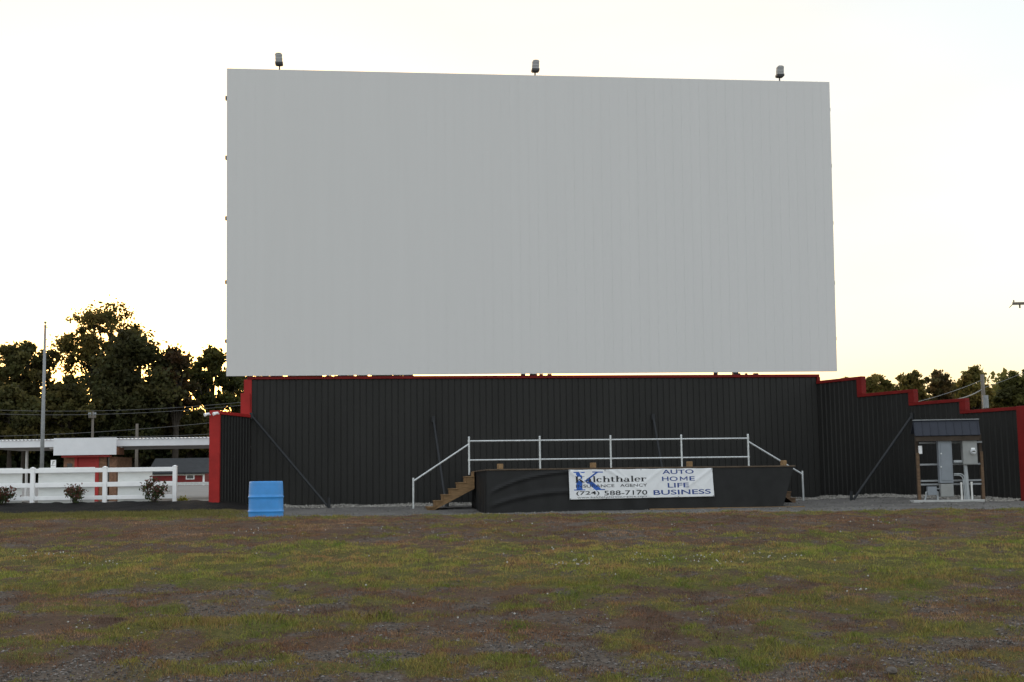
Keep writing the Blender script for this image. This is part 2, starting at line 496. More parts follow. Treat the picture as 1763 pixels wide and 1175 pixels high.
def ribbed(mb, F, s0, s1, d, top, z0, pitch=0.23, dep=0.035, groove=False):
    """ribbed steel sheet: wide pans between raised ribs; top is a number or a list of (s, z) steps"""
    s = s0; prof = []
    while s < s1 - 1e-6:
        e = min(s + pitch, s1)
        prof.append((s, d)); 
        if groove and e - s > 0.12:
            prof += [(e - 0.040, d), (e - 0.032, d + 0.018), (e - 0.008, d + 0.018)]
        elif e - s > 0.12:
            prof += [(e - 0.075, d), (e - 0.055, d - dep), (e - 0.025, d - dep)]
        s = e
    prof.append((s1, d))
    vs = []; fs = []
    for (a, b) in prof:
        vs += [F.w(a, b, z0), F.w(a, b, top)]
    for i in range(len(prof) - 1):
        fs.append((2 * i, 2 * i + 2, 2 * i + 3, 2 * i + 1))
    mb.add(vs, fs)
    mb.box(F, s0 + 0.002, s1 - 0.002, d + 0.034, d + 0.14, z0, top - 0.01)

zl = at(371, 708.5, 45.6).z
wall = thing('wall', FW.w(SB / 2, 0, 0.2), 'long black ribbed steel wall directly under the big white screen', 'wall')
mb = MB(); ribbed(mb, FW, 0, SB, 0, ZT - 0.06, -0.1, groove=True); mb.build('sheeting', M['black'], wall)
mb = MB(); mb.box(FW, -0.14, SB + 0.08, -0.07, 0.16, ZT - 0.105, ZT, 0.008); mb.build('top_trim', M['red_deep'], wall)
s_a, z_a = FW.px(432, 690, -0.1)
mb = MB(); mb.box(FW, -0.26, 0.02, -0.06, 0.2, zl - 0.02, ZT - 0.108, 0.01)
mb.build('end_trim', M['red'], wall)
mb = MB(); mb.box(FW, -0.36, -0.03, -0.18, -0.062, zl - 0.1, 4.28, 0.01)
mb.build('end_cap', M['red'], wall)
mb = MB(); mb.box(FW, SB - 0.02, SB + 0.10, -0.075, 0.13, FW.px(1410, 655)[1] - 0.1, ZT - 0.106, 0.006); mb.build('corner_trim', M['red_deep'], wall)

# left wing: from the red post back to the corner
P0 = at(378, 790, 45.6); C0 = FW.w(0.0, -0.04, 0)
FL = Frame((P0.x, P0.y), math.atan2(C0.y - P0.y, C0.x - P0.x))
LL = math.hypot(C0.x - P0.x, C0.y - P0.y)
lw = thing('wing_wall', FL.w(LL / 2, 0, 0.2), 'short black ribbed wall returning forward to a red end post beside the white fence', 'wall')
mb = MB(); ribbed(mb, FL, 0.02, LL, 0, zl - 0.1, -0.1); mb.build('sheeting', M['black'], lw)
mb = MB(); mb.box(FL, -0.0, LL + 0.02, -0.06, 0.16, zl - 0.11, zl, 0.006); mb.build('top_trim', M['red'], lw)
FP = Frame((P0.x, P0.y), R(4))
mb = MB(); mb.box(FP, -0.33, 0.02, -0.16, 0.12, 0.05, zl + 0.02, 0.012); mb.build('end_post', M['red'], lw)

# right wing: four steps down towards the viewer
PE = at(1757, 780, 42.9)
FR = Frame((FW.w(SB, 0, 0).x, FW.w(SB, 0, 0).y), math.atan2(PE.y - WB.y, PE.x - WB.x))
LR = math.hypot(PE.x - FW.w(SB, 0, 0).x, PE.y - FW.w(SB, 0, 0).y)
rw = thing('stepped_wall', FR.w(LR / 2, 0, 0.2), 'black ribbed wing wall with red trimmed top stepping down to the right', 'wall')
steps = []
for xa, xb, ya, yb in ((1410, 1487, 655, 649), (1487, 1576, 678, 670.5), (1576, 1664, 693.5, 685), (1664, 1758, 706, 700.5)):
    sa = FR.px(xa, 700)[0] if xa > 1410 else 0.0
    sb = FR.px(xb, 700)[0]
    z = 0.5 * (FR.px(xa + 6, ya)[1] + FR.px(xb - 6, yb)[1])
    steps.append((sa, sb, z))
mb = MB(); mt = MB()
for i, (sa, sb, z) in enumerate(steps):
    ribbed(mb, FR, sa, sb, 0, z - 0.06, -0.1)
    mt.box(FR, sa + (0.003 if i == 0 else -0.25), sb, -0.06, 0.16, z - 0.11, z, 0.006)
    if i < 3:
        mt.box(FR, sb - 0.25, sb + 0.003, -0.064, 0.165, steps[i + 1][2] + 0.002, z - 0.112, 0.006)
mb.build('sheeting', M['black'], rw)
mt.build('top_trim', M['red_deep'], rw)
mb = MB(); mb.box(FR, LR - 0.02, LR + 0.34, -0.08, 0.22, 0.0, steps[3][2] + 0.01, 0.012); mb.build('end_post', M['red_deep'], rw)

# ------------------------------------------------------------------ the screen
TILT = R(2.2)
FS = Frame((FW.w(0, -0.12, 0).x, FW.w(0, -0.12, 0).y), ANG)
nrm = (-FS.n * math.cos(TILT) - Vector((0, 0, 1)) * math.sin(TILT)).normalized()
p_b = FS.w(0, 0, ZT)
def on_screen(x, y):
    r = ray(x, y); t = (p_b - EYE).dot(nrm) / r.dot(nrm); return EYE + r * t
TL, TR, BR, BL = [on_screen(*q) for q in ((390.5, 118), (1428, 141.5), (1441.5, 640), (389.5, 648))]
scr = thing('movie_screen', FS.w(SB / 2, 0.0, 0.2), 'huge white outdoor movie screen standing above the black wall', 'movie screen')
def sp(a, b, off=0.0):
    p = BL.lerp(BR, a).lerp(TL.lerp(TR, a), b)
    return p - nrm * off
mb = MB(); NP = 66; vs = []; fs = []
for i in range(NP):
    a0 = i / NP; a1 = (i + 1) / NP - 0.00035
    w = random.uniform(0, 0.0012)
    for a, o in ((a0, w), (a1, w), (a1, w + 0.003), ((i + 1) / NP, w + 0.003)):
        vs += [sp(a, 0, o), sp(a, 1, o)]
for i in range(NP * 4 - 1):
    fs.append((2 * i, 2 * i + 2, 2 * i + 3, 2 * i + 1))
mb.add(vs, fs)
mb.hexa([sp(0.0002, 0.0002, 0.03), sp(0.9998, 0.0002, 0.03), sp(0.9998, 0.0002, 0.10), sp(0.0002, 0.0002, 0.10),
         sp(0.0002, 0.9998, 0.03), sp(0.9998, 0.9998, 0.03), sp(0.9998, 0.9998, 0.10), sp(0.0002, 0.9998, 0.10)])
mb.build('screen_face', M['screen'], scr)
def barv(p, q, r, m, name):
    b = MB(); b.tube([p, q], r, 4); return b.build(name, m, scr)
for yv in (168, 272, 377, 487, 588):
    t = (648 - yv) / 530.0
    b = MB()
    b.hexa([sp(-0.0028, t - 0.006, 0.105), sp(1.0022, t - 0.006, 0.105), sp(1.0022, t - 0.006, 0.30), sp(-0.0028, t - 0.006, 0.30),
            sp(-0.0028, t + 0.006, 0.105), sp(1.0022, t + 0.006, 0.105), sp(1.0022, t + 0.006, 0.30), sp(-0.0028, t + 0.006, 0.30)])
    b.build('purlin', M['steel_dark'], scr)
for xc in (470, 590, 705, 920, 1271):
    a = (FS.px(xc, 645)[0] - FS.px(390, 645)[0]) / (FS.px(1441, 645)[0] - FS.px(390, 645)[0])
    top = sp(a, 0.985, 0.42); bot = sp(a, 0.0, 0.42)
    b = MB(); g0 = Vector((bot.x, bot.y, 0.1))
    b.tube([g0, bot, top], 0.12, 4)
    back = Vector((bot.x, bot.y, 0.1)) + FS.n * 4.5
    b.tube([back, sp(a, 0.75, 0.5)], 0.09, 4)
    b.build('column', M['steel_dark'], scr)
for xa, xb in ((914, 926), (930, 936), (944, 951), (1266, 1277), (1286, 1289), (1300, 1308)):
    sa = FS.px(xa, 645)[0]; sb = FS.px(xb, 645)[0]
    b = MB(); b.box(FS, sa, sb, 0.16, 0.26, ZT - 0.1, ZT + 0.062); b.build('clamp', M['steel_dark'], scr)

# flood lights on the top edge
M['lamp_grey'] = mat('lamp_grey', (0.26, 0.26, 0.26), 0.5, 0.2, 9)
M['lamp_band'] = mat('lamp_band', (0.55, 0.55, 0.54), 0.4, 0.1, 5)
for (x, ytop, ybase, lean, lab) in ((481, 90, 120, -0.06, 'leftmost of the three grey floodlights on top of the movie screen'),
                                    (922, 102, 131, 0.06, 'middle one of the three grey floodlights on top of the movie screen'),
                                    (1344, 112, 140, 0.07, 'rightmost of the three grey floodlights on top of the movie screen')):
    base = on_screen(x, ybase) - nrm * 0.12
    topz = on_screen(x, ytop).z
    h = topz - base.z
    t = thing('floodlight', base, lab, 'floodlight', 'floodlights along the top of the screen')
    Fl = Frame((base.x, base.y), ANG)
    z0 = base.z
    b = MB(); b.tube([(base.x, base.y, z0 - 0.05), (base.x, base.y, z0 + h * 0.36)], 0.028, 8)
    b.build('stem', M['steel_dark'], t)
    def L(s, d, k): return Fl.w(s + lean * h * k, d, z0 + h * k)
    def slab(mb, w, d, k0, k1, w2=None):
        w2 = w if w2 is None else w2
        mb.hexa([L(-w, -d, k0), L(w, -d, k0), L(w, d, k0), L(-w, d, k0), L(-w2, -d, k1), L(w2, -d, k1), L(w2, d, k1), L(-w2, d, k1)])
    b = MB(); slab(b, 0.10, 0.10, 0.28, 0.33, 0.142); slab(b, 0.142, 0.13, 0.33, 0.46); b.build('driver_box', M['steel_dark'], t)
    b = MB(); slab(b, 0.128, 0.09, 0.46, 0.92, 0.122); slab(b, 0.122, 0.09, 0.92, 0.97, 0.10); slab(b, 0.10, 0.08, 0.97, 1.0, 0.05)
    b.build('housing', M['lamp_grey'], t)
    b = MB()
    for k in (0.48, 0.68, 0.88):
        slab(b, 0.131, 0.096, k, k + 0.02)
    b.build('band', M['lamp_band'], t)

# ------------------------------------------------------------------ braces
def brace(top, bot, stub, lab):
    t = thing('wall_brace', bot, lab, 'brace', 'steel braces propping the black wall')
    b = MB(); b.tube([top, bot], 0.045, 8); b.build('strut', M['brace'], t)
    b = MB(); b.tube([top + Vector((0, 0, 0.10)), top + Vector((0, 0, -0.12))], 0.075, 6); b.build('bracket', M['brace'], t)
    b = MB(); b.tube([(bot.x + stub, bot.y, bot.z - 0.3), (bot.x + stub, bot.y, bot.z + 0.30)], 0.055, 8); b.build('anchor_post', M['brace'], t)
brace(at(433, 716, 47.85), at(564, 872, 46.7), 0.05, 'black diagonal brace from the left corner of the black wall to the gravel')
wy = FR.px(1572, 716); tp = FR.w(wy[0], -0.05, wy[1])
brace(tp, at(1469, 861, 46.0), -0.06, 'black diagonal brace leaning on the stepped wall left of the electrical shelter')
s, z = FW.px(746, 722); brace(FW.w(s, -0.06, z), at(768, 873, 47.2), 0.05, 'thin black brace on the wall behind the left stage stairs')
s, z = FW.px(1124, 718); brace(FW.w(s, -0.06, z), at(1150, 866, 48.3), 0.05, 'thin black brace on the wall behind the middle of the stage')

# ------------------------------------------------------------------ the stage
fl = at(838, 840, 42.0)
FG = Frame((fl.x, fl.y), ANG)
SW, SD, DZ = 9.95, 4.6, 1.355
stage = thing('stage', FG.w(SW / 2, SD / 2, 0), 'low wooden stage wrapped in black cloth before the black wall', 'stage')
b = MB(); b.box(FG, -0.03, SW + 0.05, -0.04, SD + 0.03, DZ - 0.045, DZ, 0.006); b.build('deck', M['deck'], stage)
for s in np.linspace(0.1, SW - 0.75, 6):
    for d in (0.2, SD / 2, SD - 0.2):
        b = MB(); b.box(FG, s, s + 0.12, d, d + 0.12, -0.1, DZ - 0.05); b.build('support_post', M['wood_old'], stage)
# skirt: hanging cloth with soft swags
def skirt_pt(t, v):
    """t along the path (left side back -> front -> right side), v 0 top 1 bottom"""
    L0 = SD
    if t < L0:
        s, d, nn = 0.0, SD - t, (-1, 0)
        x = t
    else:
        s, d, nn = t - L0, 0.0, (0, -1)
        x = t
    f = t - L0
    off = 0.012 * math.sin(x * 3.1) * v + 0.02 * math.sin(x * 7.3 + 1.3) * v * v + 0.03 * v
    if 0 < f < 5.2:   # long drooping folds left of the banner
        for k, (c, w) in enumerate(((0.25, 0.05), (0.55, 0.06), (0.95, 0.07))):
            line = c + 0.62 * math.exp(-f * 0.75) - 0.30
            off += 0.035 * math.exp(-((v - line - 0.25 * k * (1 - math.exp(-f * .5))) / w) ** 2) * sstep(0, 0.4, f) * sstep(5.2, 2.5, f)
    return s + nn[0] * off, d + nn[1] * off
vs = []; fs = []
ts = list(np.linspace(0, SD, 40)) + list(np.linspace(SD + 0.001, SD + SW, 170))
NV = 26
for t in ts:
    for j in range(NV):
        v = j / (NV - 1)
        s, d = skirt_pt(t, v)
        right = max(0.0, t - SD - (SW - 1.2)) / 1.2
        s -= right * v * 0.42
        p = FG.w(s, d, 0)
        z0 = gz(p.x, p.y) - 0.02 + 0.03 * vnoise(t * 1.3, 2.0)
        vs.append(FG.w(s, d, (DZ - 0.046) * (1 - v) + z0 * v))
for i in range(len(ts) - 1):
    for j in range(NV - 1):
        a = i * NV + j
        fs.append((a, a + 1, a + NV + 1, a + NV))
b = MB(); b.add(vs, fs); o = b.build('skirt', M['skirt'], stage)
sm = o.modifiers.new('thick', 'SOLIDIFY'); sm.thickness = 0.008; sm.offset = 0
b = MB(); b.box(FG, 5.15, SW + 0.25, -0.20, -0.06, -0.03, 0.045); b.build('base_board', M['wood'], stage)

# railing at the back of the stage
FB = Frame((FG.w(0, SD - 0.08, 0).x, FG.w(0, SD - 0.08, 0).y), ANG)
rail = thing('railing', FB.w(4.8, 0, DZ), 'silver pipe railing along the back edge of the black skirted stage', 'railing')
ps = [FB.px(x, 780)[0] for x in (807.5, 929.5, 1051.5, 1173.5, 1288.5)]
zp = FB.px(929, 752.5)[1]; zr1 = FB.px(1000, 758)[1]; zr2 = FB.px(1000, 790.5)[1]
for s in ps:
    b = MB(); b.tube([FB.w(s, 0, DZ - 0.12 if s < 0 else DZ), FB.w(s, 0, zp)], 0.036, 10)
    b.tube([FB.w(s, 0, zp), FB.w(s, 0, zp + 0.03)], [0.042, 0.03], 10)
    b.tube([FB.w(s, 0, zr1 - 0.035), FB.w(s, 0, zr1 + 0.035)], 0.048, 10)
    b.tube([FB.w(s, 0, zr2 - 0.035), FB.w(s, 0, zr2 + 0.035)], 0.048, 10)
    b.build('post', M['galv'], rail)
for z in (zr1, zr2):
    b = MB(); b.tube([FB.w(ps[0], 0, z), FB.w(ps[-1], 0, z)], 0.030, 10); b.build('rail', M['galv'], rail)
# stair hand rails, left and right
sl, zlw = FB.px(711.5, 824)
pz = FB.px(713, 829)[1]; tz = FB.px(806, 765)[1]
b = MB(); b.tube([FB.w(sl, 0, -0.12), FB.w(sl, 0, zlw + 0.02)], 0.036, 10); b.build('stair_post', M['galv'], rail)
b = MB(); b.tube([FB.w(sl, 0, pz), FB.w(ps[0], 0, tz)], 0.032, 10); b.build('hand_rail', M['galv'], rail)
sr, zrw = FB.px(1381.5, 812)
tz2 = FB.px(1290, 760.5)[1]; bz2 = FB.px(1380, 817)[1]
b = MB(); b.tube([FB.w(sr, 0, -0.05), FB.w(sr, 0, zrw + 0.02)], 0.036, 10); b.build('stair_post', M['galv'], rail)
b = MB(); b.tube([FB.w(ps[-1], 0, tz2), FB.w(sr, 0, bz2)], 0.032, 10); b.build('hand_rail', M['galv'], rail)

# stairs
def stairs(F, s_top, direction, d0, d1, z_top, rise, run, nst, lab, m, zb):
    t = thing('wooden_stairs', F.w(s_top + direction * run * nst / 2, (d0 + d1) / 2, zb), lab, 'stairs', 'wooden stairs at the ends of the stage')
    sg = direction
    for dd in (d0, d1 - 0.045):
        poly = []
        for k in range(nst):
            zt = z_top - rise * (k + 1)
            poly.append((s_top + sg * run * k, zt - 0.04)); poly.append((s_top + sg * run * (k + 1), zt - 0.04))
        poly.append((s_top + sg * run * nst, zb)); poly.append((s_top + sg * run * (nst - 0.9), zb))
        poly.append((s_top, z_top - rise - 0.42))
        b = MB(); b.prism(F, poly, dd, dd + 0.045); b.build('stringer', m, t)
    for k in range(nst):
        zt = z_top - rise * (k + 1)
        a = s_top + sg * run * k; e = s_top + sg * (run * (k + 1) + 0.035)
        b = MB(); b.box(F, min(a, e), max(a, e), d0 - 0.03, d1 + 0.03, zt - 0.038, zt, 0.004); b.build('tread', m, t)
        b = MB(); e2 = s_top + sg * (run * k + 0.02)
        b.box(F, min(a + sg * 0.001, e2), max(a + sg * 0.001, e2), d0 + 0.05, d1 - 0.05, zt + 0.002, zt + rise - 0.042); b.build('riser', m, t)
zb = -0.06
stairs(FG, -0.06, -1, SD - 1.25, SD - 0.15, DZ + 0.02, (DZ - zb) / 7.1, 0.262, 7, 'brown wooden stairs climbing to the left end of the stage', M['wood'], zb)
stairs(FG, SW + 0.0, 1, SD - 2.2, SD - 1.0, DZ, DZ / 6.4, 0.17, 6, 'short wooden stairs mostly hidden behind the right end of the stage', M['wood_old'], 0.03)

# stub posts on the deck
for x, lab in ((861, 'square wood post stub on the deck nearest the left stairs'),
               (1021, 'square wood post stub standing above the left half of the banner'),
               (1187, 'square wood post stub standing above the right half of the banner'),
               (1349, 'square wood post stub at the right end of the deck')):
    s = FG.px(x, 800, 0.12)[0]
    p = FG.w(s, 0.12, DZ)
    Fk = Frame((p.x, p.y), ANG + R(22))
    b = MB(); b.box(Fk, -0.075, 0.075, -0.075, 0.075, DZ, DZ + 0.165, 0.008)
    o = b.build('post_stub', M['wood'], loc=p); meta(o, lab, 'wood post', 'wood post stubs on the stage deck')

# ------------------------------------------------------------------ banner and its lettering
BD = -0.085
B = [FG.px(x, y, BD) for x, y in ((979, 809.2), (1226, 806.3), (1229.7, 855), (981, 860.6))]
def bpt(a, v, off=0.0):
    """a 0..1 left to right, v 0..1 top to bottom"""
    s = (B[0][0] * (1 - a) + B[1][0] * a) * (1 - v) + (B[3][0] * (1 - a) + B[2][0] * a) * v
    z = (B[0][1] * (1 - a) + B[1][1] * a) * (1 - v) + (B[3][1] * (1 - a) + B[2][1] * a) * v
    z -= 0.012 * math.sin(math.pi * a * 6) ** 2 * (1 - v) * 0.6
    w = 0.0
    for ca, k, amp in ((0.02, 1.2, 0.010), (0.30, 1.5, 0.009), (0.62, -1.3, 0.007), (0.97, -1.4, 0.010), (0.80, 0.9, 0.005)):
        amp *= 1.9
        w += amp * math.exp(-(((a - ca) * 4.9 - k * (v - 0.1)) / 0.10) ** 2) * (1 - 0.55 * v)
        w += 0.6 * amp * math.exp(-(((a - ca) * 4.9 - 0.6 * k * (v - 0.1) - 0.28) / 0.07) ** 2) * (1 - v)
    return FG.w(s, BD - w - off, z)
ban = thing('banner', bpt(0.5, 1), 'white vinyl banner with blue and black lettering hung on the black stage skirt', 'banner')
vs = []; fs = []; NA, NVV = 240, 40
for i in range(NA + 1):
    for j in range(NVV + 1):
        vs.append(bpt(i / NA, j / NVV))
for i in range(NA):
    for j in range(NVV):
        q = i * (NVV + 1) + j
        fs.append((q, q + 1, q + NVV + 2, q + NVV + 1))
b = MB(); b.add(vs, fs); o = b.build('sheet', M['vinyl'], ban, smooth=True)
o.modifiers.new('thick', 'SOLIDIFY').thickness = 0.003
for a in (0.006, 0.25, 0.5, 0.75, 0.994):
    for v in (0.025, 0.975):
        p = bpt(a, v, 0.004); b = MB(); b.tube([p, p - FG.n * 0.004], 0.018, 10); b.build('grommet', M['galv_dull'], ban)

def refine(polys):
    """cut polygons (a,v lists) into a mesh fine enough to follow the cloth"""
    import bmesh
    bm = bmesh.new()
    for P in polys:
        vv = [bm.verts.new((p[0], p[1], 0)) for p in P]
        try: bm.faces.new(vv)
        except ValueError: pass
    bmesh.ops.triangulate(bm, faces=bm.faces)
    for it in range(2):
        long = [e for e in bm.edges if e.calc_length() > 0.02]
        if long: bmesh.ops.subdivide_edges(bm, edges=long, cuts=1)
        bmesh.ops.triangulate(bm, faces=bm.faces)
    bm.verts.index_update()
    V_ = [(q.co.x, q.co.y) for q in bm.verts]; F_ = [tuple(q.index for q in f.verts) for f in bm.faces]
    bm.free(); return V_, F_
def ink(name, polys, m, off):
    V_, F_ = refine(polys)
    b = MB(); b.add([bpt(x, y, off) for x, y in V_], F_)
    return b.build(name, m, ban)
def font_polys(txt, bold=0.0):
    cu = bpy.data.curves.new('txt', 'FONT'); cu.body = txt; cu.size = 1.0; cu.offset = bold; cu.resolution_u = 4
    ob = bpy.data.objects.new('txt', cu); COL.objects.link(ob)
    dg = bpy.context.evaluated_depsgraph_get(); dg.update()
    me = bpy.data.meshes.new_from_object(ob.evaluated_get(dg))
    P = [[(me.vertices[i].co.x, me.vertices[i].co.y) for i in f.vertices] for f in me.polygons]
    bpy.data.objects.remove(ob); bpy.data.curves.remove(cu); bpy.data.meshes.remove(me)
    return P
def fit(P, a0, a1, v0, v1):
    X = [p[0] for q in P for p in q]; Y = [p[1] for q in P for p in q]
    x0, x1, y0, y1 = min(X), max(X), min(Y), max(Y)
    return [[(a0 + (p[0] - x0) / (x1 - x0) * (a1 - a0), v1 - (p[1] - y0) / (y1 - y0) * (v1 - v0)) for p in q] for q in P]
# --- serif letters drawn from strokes: unit em, x right, y up
def stroke(pts, ws):
    out = []
    for i in range(len(pts) - 1):
        (x0, y0), (x1, y1) = pts[i], pts[i + 1]
        dx, dy = x1 - x0, y1 - y0; L_ = math.hypot(dx, dy) or 1
        nx_, ny_ = -dy / L_, dx / L_
        w0, w1 = ws[i] / 2, ws[i + 1] / 2
        out.append([(x0 + nx_ * w0, y0 + ny_ * w0), (x0 - nx_ * w0, y0 - ny_ * w0), (x1 - nx_ * w1, y1 - ny_ * w1), (x1 + nx_ * w1, y1 + ny_ * w1)])
    return out
def rect(x0, y0, x1, y1): return [[(x0, y0), (x1, y0), (x1, y1), (x0, y1)]]
def bowl(cx, cy, rx, ry, a0, a1, thick, thin, n=18):
    pts = []; ws = []
    for i in range(n + 1):
        a = R(a0 + (a1 - a0) * i / n)
        pts.append((cx + rx * math.cos(a), cy + ry * math.sin(a)))
        ws.append(thin + (thick - thin) * abs(math.cos(a)) ** 1.2)
    return stroke(pts, ws)
T, H_ = 0.15, 0.055
def g_stem(x, h, foot=True, head=True):
    P = rect(x, 0, x + T, h)
    if foot: P += rect(x - 0.06, 0, x + T + 0.06, H_)
    if head: P += rect(x - 0.06, h - H_, x + 0.02, h)
    return P
def glyph(c):
    if c == 'K':
        P = rect(0.07, 0, 0.07 + 0.17, 1) + rect(0, 0, 0.32, H_) + rect(0, 1 - H_, 0.32, 1)
        P += stroke([(0.26, 0.40), (0.68, 0.97)], [0.06, 0.06]) + stroke([(0.36, 0.56), (0.70, 0.02)], [0.17, 0.17])
        P += rect(0.54, 1 - H_, 0.84, 1) + rect(0.54, 0, 0.88, H_)
        return P, 0.90
    if c in 'lh':
        P = g_stem(0.06, 1.0)
        if c == 'l': return P, 0.30
        P += bowl(0.36, 0.46, 0.16, 0.20, 180, 0, T * 0.8, 0.06) + rect(0.445, 0, 0.445 + T, 0.48) + rect(0.385, 0, 0.445 + T + 0.06, H_)
        return P, 0.68
    if c == 't':
        return rect(0.07, 0.12, 0.07 + T, 0.84) + rect(0, 0.60, 0.36, 0.60 + H_ * 1.2) + bowl(0.26, 0.15, 0.115, 0.12, 180, 320, T * 0.9, 0.06), 0.42
    if c == 'a':
        return rect(0.34, 0.06, 0.34 + T, 0.50) + bowl(0.27, 0.46, 0.15, 0.18, 0, 165, T * 0.8, 0.06) + bowl(0.22, 0.19, 0.15, 0.165, 20, 340, T * 0.95, 0.06) + rect(0.40, 0, 0.58, H_ * 1.3), 0.62
    if c == 'c':
        return bowl(0.26, 0.33, 0.20, 0.31, 45, 320, T * 1.05, 0.06) + bowl(0.40, 0.52, 0.035, 0.04, 0, 360, 0.08, 0.08), 0.54
    if c == 'e':
        return bowl(0.27, 0.33, 0.20, 0.31, 0, 320, T, 0.06) + rect(0.10, 0.33, 0.46, 0.33 + 0.05), 0.56
    if c == 'r':
        return g_stem(0.06, 0.66) + bowl(0.33, 0.46, 0.13, 0.16, 175, 50, 0.07, 0.06) + bowl(0.42, 0.54, 0.04, 0.04, 0, 360, 0.09, 0.09), 0.50
    return [], 0.3
def serif_word(w):
    P = []; x = 0
    for c in w:
        g, adv = glyph(c)
        P += [[(p[0] + x, p[1]) for p in q] for q in g]; x += adv + 0.03
    return P
bigK, _ = glyph('K')
ink('letter', fit(bigK, 0.032, 0.245, 0.07, 0.715), M['ink_k'], 0.004)
ink('lettering', fit(serif_word('Kalchthaler'), 0.042, 0.535, 0.225, 0.435), M['ink_black'], 0.008)
def caps_serif(txt):
    P = font_polys(txt, 0.004)
    return P
ink('lettering', fit(caps_serif('INSURANCE'), 0.046, 0.310, 0.505, 0.605), M['ink_black'], 0.008)
ink('lettering', fit(caps_serif('AGENCY'), 0.350, 0.537, 0.505, 0.605), M['ink_black'], 0.008)
ink('lettering', fit(font_polys('(724)', 0.008), 0.046, 0.205, 0.725, 0.885), M['ink_black'], 0.008)
ink('lettering', fit(font_polys('588-7170', 0.008), 0.238, 0.535, 0.725, 0.885), M['ink_black'], 0.008)
ink('lettering', fit(font_polys('www.kalchthalerinsurance.com', 0.0), 0.052, 0.53, 0.905, 0.965), M['ink_black'], 0.008)
ink('lettering', fit(font_polys('AUTO', 0.014), 0.648, 0.868, 0.035, 0.185), M['ink_blue'], 0.005)
def shift(P, dx): return [[(p[0] + dx, p[1]) for p in q_] for q_ in P]
mM = rect(0, 0, 0.12, 0.7) + rect(0.68, 0, 0.80, 0.7) + stroke([(0.04, 0.66), (0.40, 0.20)], [0.13, 0.13]) + stroke([(0.76, 0.66), (0.40, 0.20)], [0.13, 0.13])
ink('lettering', fit(font_polys('HO', 0.014), 0.643, 0.753, 0.275, 0.43), M['ink_blue'], 0.005)
ink('lettering', fit(mM, 0.768, 0.822, 0.278, 0.427), M['ink_blue'], 0.005)
ink('lettering', fit(font_polys('E', 0.014), 0.835, 0.872, 0.277, 0.428), M['ink_blue'], 0.005)
ink('lettering', fit(font_polys('LIFE', 0.014), 0.680, 0.828, 0.50, 0.66), M['ink_blue'], 0.005)
ink('lettering', fit(font_polys('BUSINESS', 0.014), 0.578, 0.978, 0.735, 0.905), M['ink_blue'], 0.005)

# ------------------------------------------------------------------ blue drum
dp = at(458, 870, 22.6); dz = gz(dp.x, dp.y)
dtop = at(458, 829, 22.6).z
dr_ = thing('plastic_drum', (dp.x, dp.y, dz), 'bright blue plastic drum standing at the top of the grass rise', 'drum')
H = dtop - dz
prof = [(0.262, 0.0), (0.286, 0.025), (0.290, 0.06)]
for zc, rb in ((0.335, 0.289), (0.655, 0.287)):
    prof += [(rb, zc * H - 0.060), (rb, zc * H - 0.028), (rb + 0.001, zc * H - 0.024), (0.2965, zc * H - 0.012), (0.2975, zc * H), (0.2965, zc * H + 0.008), (rb + 0.001, zc * H + 0.016), (rb - 0.0005, zc * H + 0.020), (rb - 0.001, zc * H + 0.055)]
prof += [(0.284, H * 0.82), (0.280, H - 0.06), (0.279, H - 0.03), (0.277, H - 0.012), (0.272, H - 0.003), (0.266, H), (0.258, H), (0.254, H - 0.004), (0.252, H - 0.02)]
b = MB(); b.lathe((dp.x, dp.y, dz), prof, 56); o = b.build('drum_body', M['drum'], dr_, smooth=True)
for sx in (-0.13, 0.13):
    b = MB(); b.lathe((dp.x + sx, dp.y + 0.04, dz + H - 0.02), [(0.035, 0), (0.035, 0.018), (0.02, 0.02)], 16)
    b.build('bung', M['drum'], dr_)

# ------------------------------------------------------------------ electrical shelter
eo = at(1637, 840, 43.0)
FE = Frame((eo.x, eo.y), R(-5))
def E(cx, cy, d=0.0):     # shelter crop coordinates -> (s, z)
    return FE.px(1540 + cx / 5.874, 700 + cy / 5.874, d)
zpad = E(560, 945, -0.3)[1]
b = MB(); s0 = E(195, 945, -0.3)[0]; s1 = E(915, 945, -0.3)[0]
b.box(FE, s0, s1, -0.30, 0.35, zpad - 0.25, zpad, 0.01)
o = b.build('concrete_pad', M['concrete']); meta(o, 'thin concrete pad under the electrical shelter', 'pad')
sh = thing('electrical_shelter', FE.w(0, 0.2, zpad), 'small open electrical shelter with dark blue roof beside the stepped wall', 'shelter')
RG = -0.22; BK = 0.24
zr_t = E(540, 140, RG)[1]; zr_b = E(540, 292, -0.35)[1]
sa = E(203, 300, -0.35)[0]; sb = E(868, 300, -0.35)[0]
b = MB()
b.hexa([FE.w(sa, -0.35, zr_b - 0.02), FE.w(sb, -0.35, zr_b - 0.02), FE.w(sb, RG, zr_t - 0.05), FE.w(sa, RG, zr_t - 0.05),
        FE.w(sa, -0.37, zr_b + 0.0), FE.w(sb, -0.37, zr_b + 0.0), FE.w(sb, RG, zr_t), FE.w(sa, RG, zr_t)])
b.hexa([FE.w(sa, BK, zr_b + 0.08), FE.w(sb, BK, zr_b + 0.08), FE.w(sb, RG + 0.002, zr_t - 0.05), FE.w(sa, RG + 0.002, zr_t - 0.05),
        FE.w(sa, BK, zr_b + 0.12), FE.w(sb, BK, zr_b + 0.12), FE.w(sb, RG + 0.002, zr_t), FE.w(sa, RG + 0.002, zr_t)])
